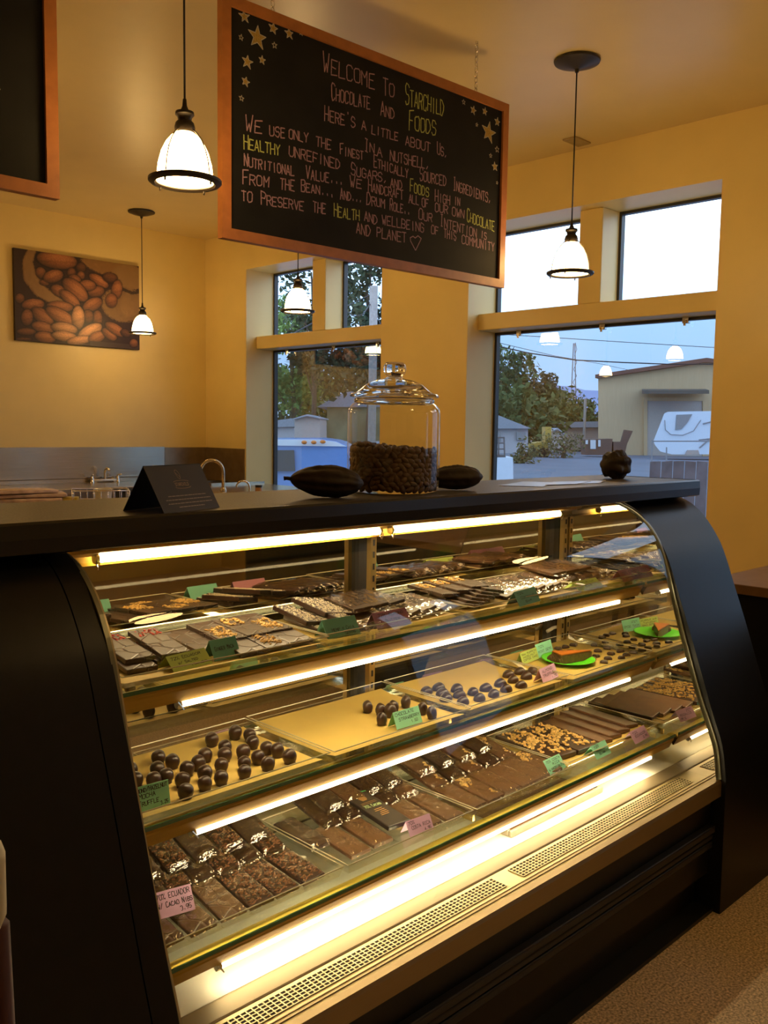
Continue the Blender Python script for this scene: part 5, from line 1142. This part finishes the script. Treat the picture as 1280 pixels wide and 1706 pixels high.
slab = make_bar(.225, .098, .013, CHOC, topmat=NUT, n=230, r=.0046, reg=(.06, .94, .03, .97), seed=51, name='nut_slab', clump=60)
for x, y, lab in ((2.104, 1.385, 'nut covered slab nearer the hazelnut bars on brown paper'), (2.208, 1.372, 'nut covered slab beside the plain slabs on brown paper')):
    place(slab, (x, y, ZD + .0045), (.01, 0, -.10), lab, 'chocolate slab', 'nut covered slabs on the lower shelf')
pslab = make_bar(.225, .064, .011, CHOCM, name='plain_slab')
for i, (x, y, z, ry) in enumerate(((2.296, 1.372, .001, .06), (2.358, 1.378, .001, .10), (2.420, 1.386, .001, .10), (2.482, 1.394, .001, .10))):
    place(pslab, (x, y, ZD + .0045 + z), (.01, ry, -.09), 'plain dark slab right of the nut slabs, %s from left' % ORD[i], 'chocolate slab', 'plain slabs on the lower shelf')

# --- on the deck
dp_ = thing('sheet_pan', 'silver rimmed sheet pan of brown chocolate on the lit deck', 'sheet pan', (1.98, 1.44, .4288))
bm = BM(); x0, x1, y0, y1 = 1.775, 2.20, 1.318, 1.60
box(bm, x0 + .01, x1 - .01, y0 + .01, y1 - .01, .4288, .431)
for q in ((x0, x1, y0, y0 + .010), (x0, x1, y1 - .010, y1), (x0, x0 + .010, y0 + .010, y1 - .010), (x1 - .010, x1, y0 + .010, y1 - .010)): box(bm, *q, .4288, .447, bev=.003)
obj('pan_body', bm, mat('dull_aluminium_pan', (.70, .66, .55), rough=.3, metal=.7), dp_, True)
bm = BM(); box(bm, x0 + .02, x1 - .02, y0 + .02, y1 - .02, .431, .441, bev=.002); obj('chocolate_sheet', bm, CHOCM, dp_, True)
for s, (x, y) in enumerate(((2.285, 1.555), (2.395, 1.60))):
    for k in range(7):
        place(packA if k % 2 else packB, (x + random.uniform(-.004, .004), y - .06 + random.uniform(-.003, .003), .430 + k * .0125), (0, 0, -.15 + random.uniform(-.12, .12)), 'wrapped bar in the %s deck stack, %s from the bottom' % (('left', 'right')[s], ORD[k]), 'chocolate bar', 'stacked wrapped bars on the deck')
cb = thing('power_cord', 'cream power cord with round plug in the rear right corner of the case', 'cord', (2.568, 1.725, 0.7828))
bm = BM(); tube(bm, [(2.495, 1.730, 0.7783), (2.526, 1.728, 0.7863), (2.577, 1.724, 0.7879), (2.594, 1.722, 0.7481), (2.601, 1.722, 0.6946), (2.613, 1.722, 0.6187)], .006, 8); obj('cord_run', bm, CORDW, cb, True, True)
bm = BM(); M = Matrix.Translation((2.575, 1.730, 0.7871)) @ Matrix.Rotation(pi / 2, 4, 'X'); lathe(bm, [(0, -.004), (.018, -.004), (.019, .012), (.010, .018), (0, .018)], 20, M=M); obj('round_plug', bm, CORDW, cb, True, True)

# --- hand written cards
def card(col, bl, br, h, lines, label, lean=.42, tent=True, ink=INK, w_=.0005):
    bl, br = Vector(bl), Vector(br); d = br - bl; w = d.xy.length
    t = thing('price_card', label, 'price card', tuple(bl), (0, 0, math.atan2(d.y, d.x)))
    tz = d.z
    bm = BM(); th = .0007; s, c = sin(lean), cos(lean)
    prism(bm, [(0, 0, 0), (w, 0, tz), (w, h * s, tz + h * c), (0, h * s, h * c)], (0, th * c, -th * s))
    if tent: prism(bm, [(0, 2 * h * s, 0), (w, 2 * h * s, tz), (w, h * s, tz + h * c), (0, h * s, h * c)], (0, -th * c, -th * s))
    obj('folded_card', bm, CARD[col], t)
    bm = BM(); U = Vector((w, 0, tz)).normalized(); V = Vector((0, s, c)); O = Vector((0, -.0003 * c, .0003 * s))
    for txt, x0, y0, x1, hh in lines: strokes(bm, txt, (x0 * w, y0 * h), (x1 * w, (y0 + .03) * h), hh * h, w_, O, U, V, jit=.04, small=.8)
    obj('handwriting', bm, ink, t)
    return t
card('lime', (0.891, 1.449, 0.9880), (0.986, 1.463, 0.9880), .036, [('72% Ecuador', .08, .68, .85, .17), ('w/ Salted', .2, .38, .72, .15), ('Mango', .5, .14, .92, .14)], 'lime tent card lying low in front of the red crumb bars', lean=.75)
card('teal', (0.994, 1.468, 0.9880), (1.058, 1.469, 0.9880), .043, [('Ginger Maca', .12, .45, .85, .2)], 'dark teal tent card standing just right of the lime card', lean=.5)
card('teal', (1.281, 1.459, 0.9880), (1.375, 1.454, 0.9880), .046, [('Hemp + Chia', .2, .34, .88, .17), ('Seeds', .55, .10, .88, .15)], 'dark teal tent card in front of the seed coated bars', lean=.55)
card('plum', (1.429, 1.455, 0.9880), (1.539, 1.453, 0.9880), .042, [('72% Almond', .14, .68, .9, .18), ('Butter', .3, .36, .75, .16)], 'plum tent card in front of the silvery packets', lean=.55)
card('teal', (1.903, 1.408, 0.9880), (2.015, 1.422, 0.9880), .042, [('72%', .1, .72, .4, .14), ('Coconut', .2, .42, .85, .16), ('Bar', .35, .15, .65, .14)], 'dark teal tent card standing alone beside the fanned bars', lean=.5)
card('lime', (2.224, 1.435, 0.9880), (2.359, 1.439, 0.9880), .036, [('72% Mint', .15, .6, .85, .2), ('Bar', .35, .25, .65, .18)], 'olive lime tent card near the mirrored end of the upper shelf', lean=.9)
card('plum', (2.465, 1.433, 0.9880), (2.611, 1.443, 0.9880), .040, [('72% Coffee', .12, .6, .9, .18), ('Dark Bar', .2, .2, .85, .18)], 'plum tent card at the mirrored end of the upper shelf', lean=.6)
card('mint', (0.788, 1.413, 0.7560), (0.857, 1.409, 0.7560), .046, [('Almond/Hazelnut', -.04, .74, .97, .19), ('Mocha', .14, .5, .62, .2), ('Truffle', .12, .22, .70, .2), ('3.25', .72, .10, .95, .13)], 'mint card lettered for mocha truffles at the left glass edge', lean=.2, w_=.0006)
card('mint', (1.459, 1.418, 0.7560), (1.544, 1.416, 0.7560), .040, [('CHOCOLATE', .06, .72, .80, .17), ('STRAWBERRY', .16, .42, .98, .17), ('1.50', .60, .16, .86, .15)], 'mint tent card lettered for chocolate strawberries', lean=.4)
card('pink', (2.031, 1.415, 0.7560), (2.124, 1.429, 0.7560), .040, [('ALMOND', .14, .66, .80, .17), ('TRUFFLE', .12, .36, .84, .17), ('1.75', .62, .10, .92, .13)], 'pink tent card in front of the domed almond truffles', lean=.4)
card('lime', (2.149, 1.572, 0.7560), (2.250, 1.586, 0.7560), .036, [('RAW PUMPKIN', .08, .70, .95, .14), ('HAZELNUT', .12, .46, .85, .14), ('COFFEE CAKE', .1, .22, .95, .14)], 'bright lime tent card left of the cake plate', lean=.35)
card('mint', (2.247, 1.588, 0.7560), (2.346, 1.600, 0.7560), .042, [('72%', .15, .64, .5, .16), ('MINT GEMS', .1, .30, .95, .17)], 'mint card standing behind the bright lime card and cake plate', lean=.3, tent=False)
card('pink', (0.825, 1.403, 0.5480), (0.896, 1.388, 0.5480), .047, [('70% ECUADOR', .06, .68, .96, .2), ('w/ Cacao Nibs', .06, .36, .99, .2), ('3.95', .62, .10, .93, .17)], 'large pink card leaning on the wrapped bars at the lower left', lean=.65, tent=False, w_=.0006)
card('pink', (1.429, 1.341, 0.5330), (1.502, 1.335, 0.5330), .036, [('70%', .06, .70, .34, .2), ('COSTA RICA', .16, .40, .94, .2), ('4.95', .64, .12, .92, .16)], 'pink tent card in front of the black printed packet', lean=.5)
card('mint', (1.969, 1.341, 0.5350), (2.049, 1.344, 0.5350), .040, [('70% COSTA', .1, .72, .95, .15), ('RICA', .4, .48, .85, .15), ('W HAZELNUTS', .06, .2, .98, .15)], 'mint card lettered for hazelnut bars at the tray corner', lean=.65, tent=False)
card('mint', (2.168, 1.322, 0.5310), (2.248, 1.325, 0.5310), .040, [('72%', .15, .72, .5, .14), ('Hazelnut', .2, .46, .85, .13), ('Slab', .3, .2, .7, .13)], 'mint tent card hooked over the tray rim before the nut slabs', lean=.6, tent=True)
card('pink', (2.363, 1.314, 0.5310), (2.458, 1.320, 0.5310), .038, [('72%', .12, .66, .45, .17), ('ECUADOR', .2, .40, .9, .17), ('2.95', .62, .14, .92, .14)], 'dusty pink card hooked over the tray rim before the plain slabs', lean=.6, tent=True)
